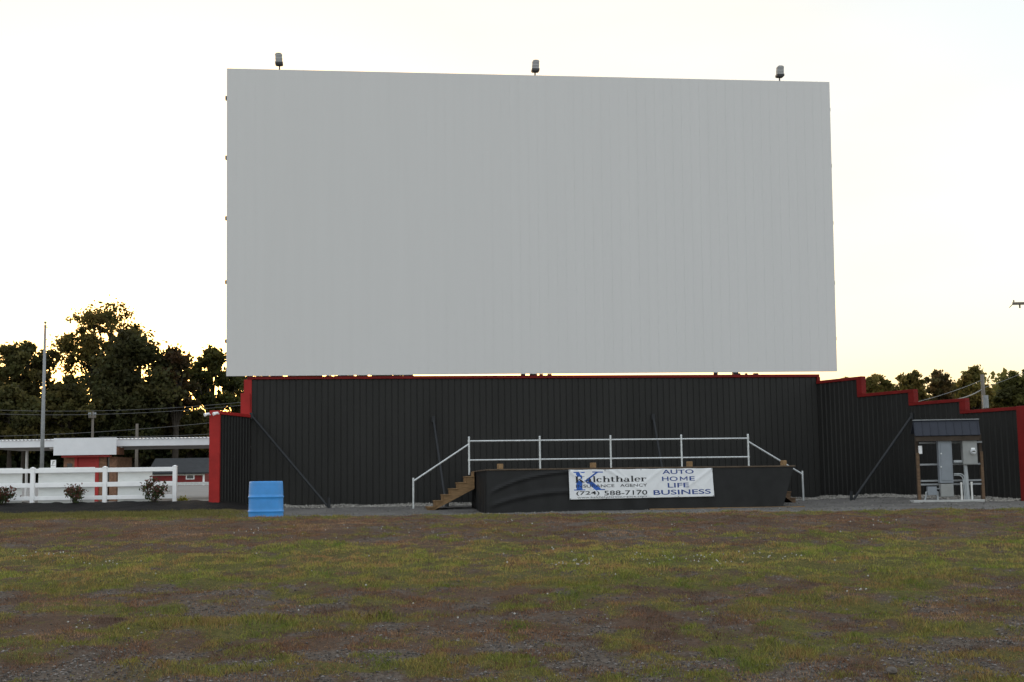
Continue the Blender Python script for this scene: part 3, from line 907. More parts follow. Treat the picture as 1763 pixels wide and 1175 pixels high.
for k in range(9):
    s = sa + 0.02 + (sb - sa - 0.07) * k / 8
    b.hexa([FE.w(s, -0.372, zr_b + 0.004), FE.w(s + 0.02, -0.372, zr_b + 0.004), FE.w(s + 0.02, RG - 0.004, zr_t - 0.004), FE.w(s, RG - 0.004, zr_t - 0.004),
            FE.w(s, -0.385, zr_b + 0.006), FE.w(s + 0.02, -0.385, zr_b + 0.006), FE.w(s + 0.02, RG - 0.017, zr_t), FE.w(s, RG - 0.017, zr_t)])
rf = b.build('roof', M['roof_blue'], sh)
b = MB(); b.box(FE, sa - 0.01, sb + 0.01, RG - 0.06, RG + 0.08, zr_t + 0.003, zr_t + 0.03); b.build('ridge_cap', M['galv_dull'], rf)
b = MB(); b.box(FE, sa + 0.03, sb - 0.03, -0.32, -0.28, zr_b - 0.175, zr_b - 0.022)
b.build('beam', M['beam'], sh)
for cx, ct in ((247, 470), (893, 455)):
    s = E(cx, 700)[0]
    for d, zt, m in ((0.0, E(cx, ct)[1], M['wood_old']), (0.11, zr_b + 0.05, M['beam'])):
        b = MB(); b.box(FE, s - 0.045, s + 0.045, d, d + 0.09, zpad, zt, 0.004); b.build('post', m, sh)
for cy in (365, 585, 750, 787):
    z = E(560, cy, 0.0)[1]
    b = MB(); b.box(FE, E(250, cy)[0], E(888, cy)[0], 0.02, 0.06, z - 0.028, z + 0.028); b.build('strut_rail', M['galv_dull'], sh)
def cab(name, x0, x1, y0, y1, d0, d1, m, lab, cat, group=None):
    s0, z1 = E(x0, y0, d0); s1, z0 = E(x1, y1, d0)
    t = thing(name, FE.w((s0 + s1) / 2, (d0 + d1) / 2, z0), lab, cat, group)
    b = MB(); b.box(FE, s0, s1, d0, d1, z0, z1, 0.008); b.build('case', m, t)
    return t, s0, s1, z0, z1
DF = -0.24
t, s0, s1, z0, z1 = cab('breaker_cabinet', 440, 598, 346, 775, DF, 0.015, M['cabinet'], 'tall grey electrical cabinet with a narrow door under the shelter roof', 'electrical cabinet')
b = MB(); b.box(FE, s0 + 0.06, s1 - 0.045, DF - 0.018, DF - 0.001, z0 + 0.08, z1 - 0.10, 0.005); dd = b.build('door', M['cabinet'], t)
for cy in (478, 612):
    s, z = E(470, cy, DF); b = MB(); b.tube([FE.w(s, DF - 0.017, z), FE.w(s, DF - 0.045, z)], 0.024, 10); b.build('latch', M['galv'], dd)
t, s0, s1, z0, z1 = cab('trough_box', 466, 603, 785, 915, DF, 0.015, M['cabinet_warm'], 'low square grey box directly below the tall electrical cabinet', 'electrical box')
b = MB(); b.box(FE, s0 + 0.01, s1 - 0.01, DF - 0.012, DF - 0.001, z0 + 0.01, z1 - 0.03, 0.004); b.build('cover', M['cabinet_warm'], t)
t, s0, s1, z0, z1 = cab('meter_box', 684, 845, 340, 588, DF, 0.015, M['cabinet_warm'], 'light grey box with a round glass electric meter under the roof', 'electric meter')
b = MB(); b.box(FE, s0 + 0.015, s1 - 0.015, DF - 0.012, DF - 0.001, z0 + 0.02, z1 - 0.02, 0.004); b.build('cover', M['cabinet_warm'], t)
s, z = E(793, 458, DF)
b = MB(); b.tube([FE.w(s, DF - 0.011, z), FE.w(s, DF - 0.05, z)], 0.092, 24); mr = b.build('meter_ring', M['galv'], t)
b = MB(); b.tube([FE.w(s, DF - 0.05, z), FE.w(s, DF - 0.11, z), FE.w(s, DF - 0.125, z)], [0.078, 0.074, 0.05], 24); b.build('meter_glass', M['glass'], mr)
b = MB(); b.box(FE, s - 0.05, s + 0.05, DF - 0.128, DF - 0.126, z - 0.012, z + 0.028); b.build('dial', M['window'], mr)
s, z = E(793, 425, DF); b = MB(); b.box(FE, s - 0.06, s + 0.06, DF - 0.018, DF - 0.0125, z - 0.018, z + 0.018); b.build('plate', M['white'], t)
t, s0, s1, z0, z1 = cab('junction_box', 336, 432, 812, 898, DF + 0.05, 0.015, M['cabinet'], 'small grey junction box on pipe legs left of the tall cabinet', 'electrical box')
b = MB()
s, z = E(322, 870, -0.15); sg_, zg = E(312, 942, -0.15)
b.tube([FE.w(s0 + 0.02, -0.1, z + 0.02), FE.w(s, -0.1, z), FE.w(s, -0.1, z - 0.1), FE.w(sg_, -0.1, zpad)], 0.028, 8); b.build('conduit', M['conduit'], t)
s, _ = E(440, 870, -0.15)
b = MB(); b.tube([FE.w(s1 - 0.02, -0.1, z0 + 0.12), FE.w(s, -0.1, z0 + 0.10), FE.w(s, -0.1, zpad)], 0.036, 8); b.tube([FE.w(s1 - 0.02, -0.1, z0 + 0.2), FE.w(E(466, 850, -0.1)[0], -0.1, z0 + 0.2)], 0.02, 8); b.build('conduit', M['conduit'], t)
# conduits
t = thing('conduit_run', FE.w(E(730, 940)[0], -0.1, zpad), 'thick grey upright pipe and branch below the round meter', 'pipe')
s = E(728, 700, -0.1)[0]
b = MB(); b.tube([FE.w(s - 0.02, -0.1, E(728, 588, -0.1)[1]), FE.w(s + 0.02, -0.1, zpad - 0.05)], 0.062, 14); b.build('riser', M['conduit'], t)
b = MB(); z = E(640, 560, -0.12)[1]; b.tube([FE.w(E(597, 560, -0.12)[0], -0.12, z), FE.w(E(684, 560, -0.12)[0], -0.12, z)], 0.05, 12); b.build('nipple', M['conduit'], t)
for k, (cy, cx) in enumerate(((683, 706), (697, 692))):
    pts = []
    zA = E(604, cy, -0.14)[1]; sA = E(600, cy, -0.14)[0]; sB_ = E(cx, cy, -0.14)[0]; rr = 0.14
    pts.append(FE.w(sA, -0.14, zA)); pts.append(FE.w(sB_ - rr, -0.14, zA))
    for q in range(1, 7):
        a = R(90 * q / 6); pts.append(FE.w(sB_ - rr + rr * math.sin(a), -0.14, zA - rr + rr * math.cos(a)))
    pts.append(FE.w(sB_ + 0.02, -0.14, zpad - 0.03))
    b = MB(); b.tube(pts, 0.019, 8); b.build('bent_conduit', M['conduit'], t)
for cx, cy, lab in ((674, 768, 'thin white stub pipe left of the thick grey meter pipe'), (778, 762, 'thin white stub pipe right of the thick grey meter pipe')):
    s, z = E(cx, cy, -0.16); b = MB(); b.tube([FE.w(s, -0.16, zpad - 0.02), FE.w(s, -0.16, z - 0.05)], 0.03, 10); b.tube([FE.w(s, -0.16, z - 0.05), FE.w(s, -0.16, z)], 0.036, 10)
    o = b.build('stub_pipe', M['pvc']); meta(o, lab, 'pipe', 'white stub pipes on the pad')
s, z = E(263, 440, 0.0)
b = MB(); b.box(FE, s - 0.05, s + 0.05, -0.02, -0.002 + 0.1, z - 0.13, z + 0.13, 0.006); o = b.build('notice_plate', M['white']); meta(o, 'small white upright plate on the left shelter post', 'plate')

# ------------------------------------------------------------------ mulch bed, fence, boards, shrubs
FF = Frame((at(300, 840, 46.0).x, 46.0), R(0.8))
vs = []; fs = []
NXm, NYm = 110, 22
for i in range(NXm + 1):
    x = -24 + (24 - 8.55) * i / NXm
    for j in range(NYm + 1):
        v = j / NYm
        taper = float(sstep(0.0, 1.0, (-8.55 - x) / 2.2))
        y = 42.6 + (47.0 - 42.6) * v + (1 - taper) * (1.1 * (1 - v) - 0.9 * v)
        h = math.sin(math.pi * min(1, v * 1.15 + 0.02)) ** 0.6 if v < 0.85 else max(0, (1 - v) / 0.15) * 0.75
        edge = min(1, v / 0.12, (1 - v) / 0.1)
        z = gz(x, y) - 0.03 + max(0, edge) ** 0.7 * (0.07 + 0.13 * float(sstep(0.1, 0.6, v))) * (0.35 + 0.65 * taper)
        z += float(max(0, edge)) * (float(fbm(x * 3.0, y * 3.0, 4)) - 0.5) * 0.14
        vs.append((x, y, z))
for i in range(NXm):
    for j in range(NYm):
        q = i * (NYm + 1) + j
        fs.append((q, q + NYm + 1, q + NYm + 2, q + 1))
b = MB(); b.add(vs, fs); o = b.build('mulch_bed', M['mulch'], smooth=True); meta(o, kind='structure')
def mulch_z(x, y): return gz(x, y) + 0.13

fence = thing('vinyl_fence', FF.w(-3, 0, 0.3), 'white three rail vinyl fence standing in the dark mulch bed', 'fence')
posts = [FF.px(x, 840)[0] for x in (301, 180.5, 56, -68)]
ztop = FF.px(301, 801)[1]; zg = FF.px(301, 874)[1]
for s in posts:
    b = MB(); b.box(FF, s - 0.068, s + 0.068, -0.068, 0.068, zg - 0.25, ztop - 0.06, 0.006)
    po = b.build('post', M['white'], fence)
    b = MB(); b.box(FF, s - 0.078, s + 0.078, -0.078, 0.078, ztop - 0.06, ztop - 0.035, 0.004)
    p = [FF.w(s + i * 0.07, j * 0.07, ztop - 0.035) for i, j in ((-1, -1), (1, -1), (1, 1), (-1, 1))] + [FF.w(s, 0, ztop)]
    b.add(p, [(0, 1, 2, 3), (0, 1, 4), (1, 2, 4), (2, 3, 4), (3, 0, 4)])
    b.build('post_cap', M['white'], po)
for y0, y1 in ((805.0, 812.5), (829.5, 837.5), (852.5, 859.5)):
    za = FF.px(240, y0)[1]; zb_ = FF.px(240, y1)[1]
    for k in range(3):
        b = MB(); b.box(FF, posts[k + 1] + 0.07, posts[k] - 0.07, -0.022, 0.022, zb_, za, 0.006); b.build('rail', M['white'], fence)
for x0, x1, yt, lab in ((-12, 38, 806.5, 'white board behind the fence at the left edge of the picture'),
                        (66, 163, 805.3, 'wide white board behind the fence in front of the red booth door'),
                        (203, 262, 807.0, 'white board behind the fence nearest the red end post')):
    s0 = FF.px(x0, 840, 0.16)[0]; s1 = FF.px(x1, 840, 0.16)[0]
    z1 = FF.px((x0 + x1) / 2, yt, 0.16)[1]; z0 = FF.px((x0 + x1) / 2, 871, 0.16)[1]
    t = thing('sign_board', FF.w((s0 + s1) / 2, 0.16, z0), lab, 'board', 'white boards behind the fence')
    b = MB(); b.box(FF, s0, s1, 0.14, 0.17, z0, z1, 0.003); b.build('panel', M['board'], t)
    for s in (s0 + 0.12, s1 - 0.22):
        b = MB(); b.box(FF, s, s + 0.09, 0.172, 0.26, z0 - 0.25, z1 - 0.06); b.build('leg', M['wood_old'], t)

rs = np.random.RandomState(11)
def leaf_quads(C, size, asp=0.55, flat=0.0, rs=rs):
    """diamond leaves at centres C"""
    n_ = len(C)
    a = rs.normal(size=(n_, 3)); a[:, 2] *= (1 - flat); a /= np.linalg.norm(a, axis=1)[:, None]
    t_ = rs.normal(size=(n_, 3)); b_ = np.cross(a, t_); b_ /= np.linalg.norm(b_, axis=1)[:, None] + 1e-9
    s_ = (size * rs.uniform(0.6, 1.4, n_))[:, None]
    Q = np.stack([C - a * s_, C + b_ * s_ * asp, C + a * s_, C - b_ * s_ * asp], 1)
    return Q.reshape(-1, 3)

def shrub(x, y, h, w, tints, lab, name='shrub', nleaf=520, group=None, lsize=0.05, fill=1.0):
    z = mulch_z(x, y) if y < 46.6 else gz(x, y)
    t = thing(name, (x, y, z), lab, 'shrub', group)
    st = MB(); cents = []
    nb_ = 11
    for k in range(nb_):
        a = 2 * math.pi * k / nb_ + rs.uniform(-.3, .3); r_ = w * rs.uniform(0.25, 1.0)
        hh = h * rs.uniform(0.55, 1.0) * (1.05 - 0.35 * r_ / w)
        e = np.array((x + r_ * math.cos(a), y + r_ * math.sin(a), z + hh))
        m_ = np.array((x + r_ * 0.45 * math.cos(a), y + r_ * 0.45 * math.sin(a), z + hh * 0.5))
        st.tube([(x, y, z - 0.05), tuple(m_), tuple(e)], [0.012, 0.009, 0.004], 5)
        for q in range(5):
            f = rs.uniform(0.35, 1.0); c = m_ * (1 - f) + e * f if f > 0.5 else m_
            cents.append(c + rs.normal(size=3) * 0.05)
    st.build('stem', M['bark'], t)
    cents = np.array(cents)
    idx = rs.randint(0, len(cents), nleaf)
    C = cents[idx] + rs.normal(size=(nleaf, 3)) * np.array((0.075, 0.075, 0.065)) * fill
    C = C[C[:, 2] > z + 0.05]
    Q = leaf_quads(C, lsize)
    hfrac = np.clip((C[:, 2] - z) / h, 0, 1)
    tn = np.array(tints)
    pick = (rs.uniform(size=len(C)) < hfrac * 0.75).astype(int)
    tc = tn[pick] * rs.uniform(0.6, 1.35, len(C))[:, None]
    np_mesh('foliage', Q, 4, M['leaf'], t, np.repeat(tc, 4, 0))
redleaf = [(0.055, 0.075, 0.03), (0.15, 0.06, 0.045)]
for x, yt, w, h_lab in ((4, 836, 0.42, 'reddish shrub in the mulch at the left edge of the picture'),
                        (128, 834, 0.42, 'sparse reddish shrub in the mulch in front of the wide white board'),
                        (265, 822, 0.45, 'tallest green and red shrub in the mulch near the fence end')):
    p = at(x, 870, 45.2); zt = at(x, yt, 45.2).z
    shrub(p.x, p.y, zt - mulch_z(p.x, p.y), w, redleaf, h_lab, group='young shrubs along the fence', nleaf=620)
for x, yt, w, lab in ((218, 860.5, 0.24, 'low yellow green tuft behind the fence below the right board'), (312, 860, 0.2, 'low yellow green tuft between the fence end and the red post')):
    p = at(x, 868, 46.7); zt = at(x, yt, 46.7).z
    z_ = gz(p.x, p.y)
    shrub(p.x, p.y, zt - z_, w, [(0.16, 0.17, 0.02), (0.24, 0.22, 0.03)], lab, name='low_shrub', nleaf=420, group='yellow green tufts behind the fence', lsize=0.035, fill=0.8)

# security lights on the red post
for x, y, lab in ((356.5, 714, 'small white lamp sticking out left of the red end post'), (371.5, 712.5, 'small white lamp on the front of the red end post')):
    p = at(x, y, 45.25)
    t = thing('security_lamp', p, lab, 'lamp', 'white lamps on the red post')
    b = MB(); b.tube([p + Vector((0.07, 0.16, 0)), p + Vector((0.03, 0.05, 0.0))], 0.02, 8); b.build('arm', M['white'], t)
    b = MB(); b.tube([p + Vector((0.06, 0.05, 0.03)), p + Vector((-0.05, -0.06, -0.01)), p + Vector((-0.07, -0.08, -0.02))], [0.035, 0.06, 0.055], 12); b.build('head', M['white'], t, smooth=False)

# flagpole
p = at(72, 806, 50.0); zt = at(77.5, 562, 50.0).z; zf = gz(p.x, p.y)
t = thing('flagpole', (p.x, p.y, zf), 'bare grey flagpole standing behind the white fence', 'flagpole')
b = MB(); b.tube([(p.x, p.y, zf - 0.1), (p.x, p.y, zf + 3), (p.x, p.y, zt)], [0.075, 0.07, 0.045], 14); b.build('pole', M['galv_dull'], t, smooth=True)
b = MB(); b.lathe((p.x, p.y, zt), [(0.045, 0), (0.07, 0.02), (0.02, 0.05), (0.02, 0.09), (0.055, 0.12), (0.055, 0.16), (0.02, 0.19)], 12); b.tube([(p.x, p.y, zt - 0.05), (p.x + 0.13, p.y, zt - 0.03)], 0.018, 6); b.build('truck', M['galv_dull'], t)

# ------------------------------------------------------------------ road, ticket booth, barn, rail
vs = []; fs = []
RX = np.linspace(-55, -6, 50); RY = np.concatenate([np.linspace(51, 97, 40)])
for y in RY:
    for x in RX: vs.append((x, y, gz(x, y) + 0.03))
for j in range(len(RY) - 1):
    for i in range(len(RX) - 1):
        q = j * len(RX) + i; fs.append((q, q + 1, q + len(RX) + 1, q + len(RX)))
b = MB(); b.add(vs, fs); o = b.build('driveway', M['asphalt'], smooth=True); meta(o, kind='structure')

FT = Frame((at(146, 800, 60).x, 60.0), R(0.6))
booth = thing('ticket_booth', FT.w(0, 1, 0.3), 'brick ticket booth with red door under a long white canopy', 'ticket booth')
def Tp(x, y, d=0): return FT.px(x, y, d)
zc1 = Tp(250, 754.5)[1]; zc0 = Tp(250, 768)[1]
sL, sR = Tp(-40, 760)[0], Tp(395, 760)[0]
b = MB(); b.box(FT, sL, sR, 0, 0.05, zc0, zc1 - 0.03, 0.004); b.build('fascia', M['fascia'], booth)
b = MB(); b.box(FT, sL, sR, 0.052, 5.4, zc0 + 0.02, zc0 + 0.10); b.build('soffit', M['soffit'], booth)
b = MB(); vs = []; fs = []; s = sL; k = 0
while s < sR:
    zz = zc1 - 0.02 + (0.03 if k % 2 else -0.015)
    vs += [FT.w(s, -0.05, zz), FT.w(s, 5.5, zz + 0.12)]; s += 0.085; k += 1
for i in range(k - 1): fs.append((2 * i, 2 * i + 2, 2 * i + 3, 2 * i + 1))
b.add(vs, fs); o = b.build('roof', M['fascia'], booth); o.modifiers.new('thick', 'SOLIDIFY').thickness = 0.02
a0, z1 = Tp(92.5, 755, -0.45); a1, z0 = Tp(200, 783, -0.45)
b = MB(); b.box(FT, a0, a1, -0.45, -0.40, z0, z1, 0.004); b.build('sign_panel', M['fascia'], booth)
b = MB(); b.box(FT, a0 + 0.03, a1 + 0.0, -0.398, 0.8, z0 + 0.02, z0 + 0.34); b.build('awning', M['brownwood'], booth)
b = MB(); b.box(FT, a0 + 0.3, a1 - 0.35, -0.30, 0.1, z0 - 0.09, z0 + 0.018); b.build('red_valance', M['reddoor'], booth)
zf = gz(FT.w(0, 0, 0).x, 60) + 0.02
q = lambda x: Tp(x, 830, 0.1)[0]
b = MB()
b.box(FT, q(109), q(128), 0.1, 2.6, zf, z0 - 0.08); b.box(FT, q(170), q(183), 0.1, 2.6, zf, z0 - 0.08); b.box(FT, q(188), q(200), 0.1, 2.6, zf, z0 - 0.08)
b.box(FT, q(109), q(200), 2.4, 2.62, zf, z0 - 0.06)
b.build('wall', M['brick'], booth)
b = MB(); b.box(FT, q(115), q(124), 0.085, 0.099, zf + 1.0, z0 - 0.35); b.box(FT, q(183), q(188), 0.2, 0.24, zf + 0.9, z0 - 0.09); b.build('window', M['window'], booth)
b = MB(); b.box(FT, q(128) + 0.002, q(170) - 0.002, 0.14, 0.2, zf, z0 - 0.09); b.build('door', M['reddoor'], booth)
b = MB(); b.box(FT, q(128) + 0.002, q(133), 0.06, 0.139, zf, z0 - 0.09); b.box(FT, q(164), q(170) - 0.002, 0.06, 0.139, zf, z0 - 0.09); b.build('door_frame', M['reddoor'], booth)
for x, y in ((89.5, 771), (207, 769)):
    s, z = Tp(x, y, 0.3); b = MB(); b.tube([FT.w(s - 0.09, 0.3, z), FT.w(s + 0.09, 0.3, z)], 0.07, 10); b.build('canopy_lamp', M['white'], booth)
for s in (sL + 0.5, sR - 0.4):
    for d in (0.5, 5.0):
        b = MB(); b.tube([FT.w(s, d, 0.2), FT.w(s, d, zc0 + 0.05)], 0.06, 10); b.build('canopy_post', M['white'], booth)
# small notice on a stake
s, z1 = FF.px(87.5, 792.5, 3.0); s1, z0 = FF.px(96, 806, 3.0)
pt = FF.w((s + s1) / 2, 3.0, gz(FF.w(s, 3, 0).x, 49))
t = thing('notice_sign', pt, 'small white notice with black marks beside the flagpole', 'sign')
b = MB(); b.box(FF, s, s1, 3.0, 3.02, z0, z1, 0.002); b.build('panel', M['white'], t)
b = MB(); b.box(FF, (s + s1) / 2 - 0.02, (s + s1) / 2 + 0.02, 3.021, 3.06, pt.z - 0.1, z1 - 0.03); b.build('stake', M['galv_dull'], t)
P = fit(font_polys('JT', 0.02), s + 0.05, s1 - 0.04, 0, 1)
P = [[(p_[0], z1 - 0.04 - p_[1] * 0.12) for p_ in q_] for q_ in P]
b = MB()
for q_ in P: b.add([FF.w(p_[0], 2.996, p_[1]) for p_ in q_], [tuple(range(len(q_)))])
b.build('lettering', M['ink_black'], t)
b = MB(); b.box(FF, s + 0.01, s1 - 0.01, 2.995, 2.999, z1 - 0.195, z1 - 0.185); b.build('rule', M['ink_black'], t)

# guard rail
gy = 97.5
xa = at(255, 832, gy).x; xb = at(420, 832, gy).x
zt = at(330, 830.5, gy).z; zb2 = at(330, 835.5, gy).z
t = thing('guard_rail', (xa, gy, gz(xa, gy)), 'long grey guard rail at the far side of the driveway', 'guard rail')
FQ = Frame((xa - 25, gy), 0.0)
b = MB(); Lq = xb - xa + 25
for k0, k1, d in ((0, 0.3, 0.0), (0.3, 0.42, 0.05), (0.58, 0.7, 0.05), (0.7, 1.0, 0.0), (0.42, 0.58, 0.03)):
    b.box(FQ, 0, Lq, d, d + 0.03, zb2 + (zt - zb2) * k0, zb2 + (zt - zb2) * k1 - 0.001)
b.build('beam', M['galv'], t)
for k in range(14):
    s = 1 + k * 3.8
    if s > Lq: break
    b = MB(); b.box(FQ, s, s + 0.12, 0.09, 0.22, gz(FQ.w(s, 0, 0).x, gy) - 0.1, zt + 0.02); b.build('post', M['galv_dull'], t)

# far red barn
by = 101.0
FA = Frame((at(300, 820, by).x, by), R(3))
s0, ze = FA.px(262, 814.5); s1, _ = FA.px(352, 814.5); zr = FA.px(320, 789, 2.5)[1]; zgb = gz(-25, by) - 0.2
barn = thing('barn', FA.w((s0 + s1) / 2, 3, zgb), 'far low red barn with dark roof beyond the guard rail', 'barn')
b = MB(); b.box(FA, s0, s1, 0, 5, zgb, ze - 0.02)
sm_ = [(0.0, ze - 0.02), (5.0, ze - 0.02), (2.5, zr - 0.12)]
for s in (s0, s1 - 0.02):
    b.add([FA.w(s, d, z) for d, z in sm_] + [FA.w(s + 0.02, d, z) for d, z in sm_], [(0, 1, 2), (3, 5, 4), (0, 3, 4, 1), (1, 4, 5, 2), (2, 5, 3, 0)])
b.build('wall', M['barn_red'], barn)
b = MB()
e0 = s0 - 0.3; e1 = s1 + 0.5
b.hexa([FA.w(e0, -0.35, ze - 0.12), FA.w(e1, -0.35, ze - 0.12), FA.w(e1, 2.5, zr - 0.1), FA.w(e0, 2.5, zr - 0.1), FA.w(e0, -0.35, ze), FA.w(e1, -0.35, ze), FA.w(e1, 2.5, zr), FA.w(e0, 2.5, zr)])
b.hexa([FA.w(e0, 5.35, ze - 0.12), FA.w(e1, 5.35, ze - 0.12), FA.w(e1, 2.502, zr - 0.1), FA.w(e0, 2.502, zr - 0.1), FA.w(e0, 5.35, ze), FA.w(e1, 5.35, ze), FA.w(e1, 2.502, zr), FA.w(e0, 2.502, zr)])
b.build('roof', M['shingle'], barn)
b = MB(); b.box(FA, s0 - 0.02, s1 + 0.02, -0.06, -0.01, ze - 0.22, ze - 0.13); b.box(FA, s1 - 0.12, s1 + 0.02, -0.055, -0.002, zgb, ze - 0.221); b.build('trim', M['white'], barn)
wx, wz = FA.px(327.5, 820)
b = MB(); b.box(FA, wx - 0.32, wx + 0.32, -0.04, -0.003, wz - 0.25, wz + 0.22); wf = b.build('window', M['white'], barn)
b = MB(); b.box(FA, wx - 0.24, wx + 0.24, -0.055, -0.041, wz - 0.19, wz + 0.16); b.build('pane', M['window'], wf)

# ------------------------------------------------------------------ utility poles and wires
def upole(x, ytop, Y, r, lab, arm=0.0, box=None, base=None):
    p = at(x, ytop, Y); zg_ = gz(p.x, p.y)
    t = thing('utility_pole', (p.x, p.y, zg_), lab, 'utility pole', 'wooden utility poles')
    b = MB(); b.tube([(p.x, p.y, zg_ - 0.2), (p.x, p.y, p.z)], [r * 1.15, r * 0.85], 12); b.build('shaft', M['pole_wood'], t, smooth=True)
    if arm:
        b = MB(); Fp = Frame((p.x, p.y), 0.0)
        b.box(Fp, -arm, arm, -r - 0.09, -r - 0.001, p.z - 0.42, p.z - 0.28); b.build('cross_arm', M['pole_wood'], t)
        for k in (-0.9, -0.5, 0.5, 0.9):
            b = MB(); b.lathe((p.x + arm * k, p.y - r - 0.05, p.z - 0.28), [(0.02, 0), (0.02, 0.08), (0.06, 0.10), (0.05, 0.18), (0.02, 0.22)], 8); b.build('insulator', M['galv_dull'], t)
    if box:
        q = at(*box, Y - 0.3); Fp = Frame((q.x, q.y), 0)
        b = MB(); b.tube([(q.x, q.y, q.z - 0.38), (q.x, q.y, q.z + 0.38)], 0.17, 12); b.build('transformer', M['galv_dull'], t)
    return p
upole(160, 709, 88, 0.085, 'slender utility pole rising above the white sign panel of the booth', arm=0.24)
upole(236, 730, 84, 0.10, 'utility pole behind the canopy right of the booth', arm=0.0)
upole(1691, 645, 80, 0.13, 'utility pole with grey transformer beyond the stepped wall', box=(1697, 692))
pR = at(1770, 514, 100)
zg_ = gz(pR.x, 100)
t = thing('utility_pole', (pR.x, 100, zg_), 'tall utility pole at the right edge with crossarm against the sky', 'utility pole', 'wooden utility poles')
b = MB(); b.tube([(pR.x, 100, zg_ - 0.2), (pR.x, 100, pR.z)], [0.19, 0.13], 12); b.build('shaft', M['pole_wood'], t, smooth=True)
Fp = Frame((pR.x, 100), R(-2)); za = at(1750, 523.5, 100).z
b = MB(); b.box(Fp, -1.25, 1.25, -0.26, -0.14, za - 0.10, za + 0.10); b.build('cross_arm', M['pole_wood'], t)
for k in (-1.15, 1.15):
    b = MB(); b.lathe(Fp.w(k, -0.2, za + 0.07), [(0.02, 0), (0.02, 0.06), (0.07, 0.08), (0.06, 0.17), (0.02, 0.2)], 8); b.build('insulator', M['steel_dark'], t)
for k in (-0.72,):
    b = MB(); b.lathe(Fp.w(k, -0.2, za - 0.36), [(0.03, 0), (0.08, 0.04), (0.04, 0.09), (0.08, 0.13), (0.04, 0.18), (0.08, 0.22), (0.03, 0.3)], 8); b.build('insulator', M['steel_dark'], t)
b = MB(); b.tube([Fp.w(-1.2, -0.2, za), Fp.w(-1.5, -0.2, za - 0.3)], 0.03, 6); b.build('brace', M['steel_dark'], t)
b = MB(); b.tube([Fp.w(-0.33, -0.2, at(1760, 567, 100).z), Fp.w(-0.33, -0.2, at(1760, 612, 100).z)], 0.025, 6); b.lathe(Fp.w(-0.33, -0.2, at(1760, 609, 100).z), [(0.05, 0), (0.07, .1), (0.07, .3), (0.04, .4)], 8); b.build('drop_cable', M['steel_dark'], t)

def wire(a, b_, lab, sag=0.25, r=0.011):
    pts = []
    for k in range(25):
        f = k / 24; q = a.lerp(b_, f); pts.append(q - Vector((0, 0, sag * 4 * f * (1 - f))))
    m = MB(); m.tube(pts, r, 5); o = m.build('power_line', M['wire']); meta(o, lab, 'power line', 'overhead power lines')
wire(at(-60, 704, 80), at(470, 687, 84), 'upper of two close parallel wires crossing the dark trees on the left', 0.4)
wire(at(-60, 711, 80), at(470, 692, 84), 'lower of two close parallel wires crossing the dark trees on the left', 0.4)
wire(at(-30, 752, 86), at(420, 722, 86), 'thin wire sloping just above the white canopy from the slender pole', 0.2, 0.012)
wire(at(170, 752, 86), at(420, 744, 86), 'lowest wire running close above the white canopy roof', 0.1, 0.012)
wire(at(1690, 671, 79.8), at(1640, 689, 70), 'bright thick service wire dropping left from the transformer pole', 0.1, 0.03)
wire(at(1690, 655, 79.8), at(1560, 697, 66), 'thin dim wire running down left from the transformer pole top', 0.1, 0.014)
wire(at(1690, 669, 79.8), at(1800, 624, 95), 'thin wire rising right from the transformer pole across the trees', 0.1, 0.014)

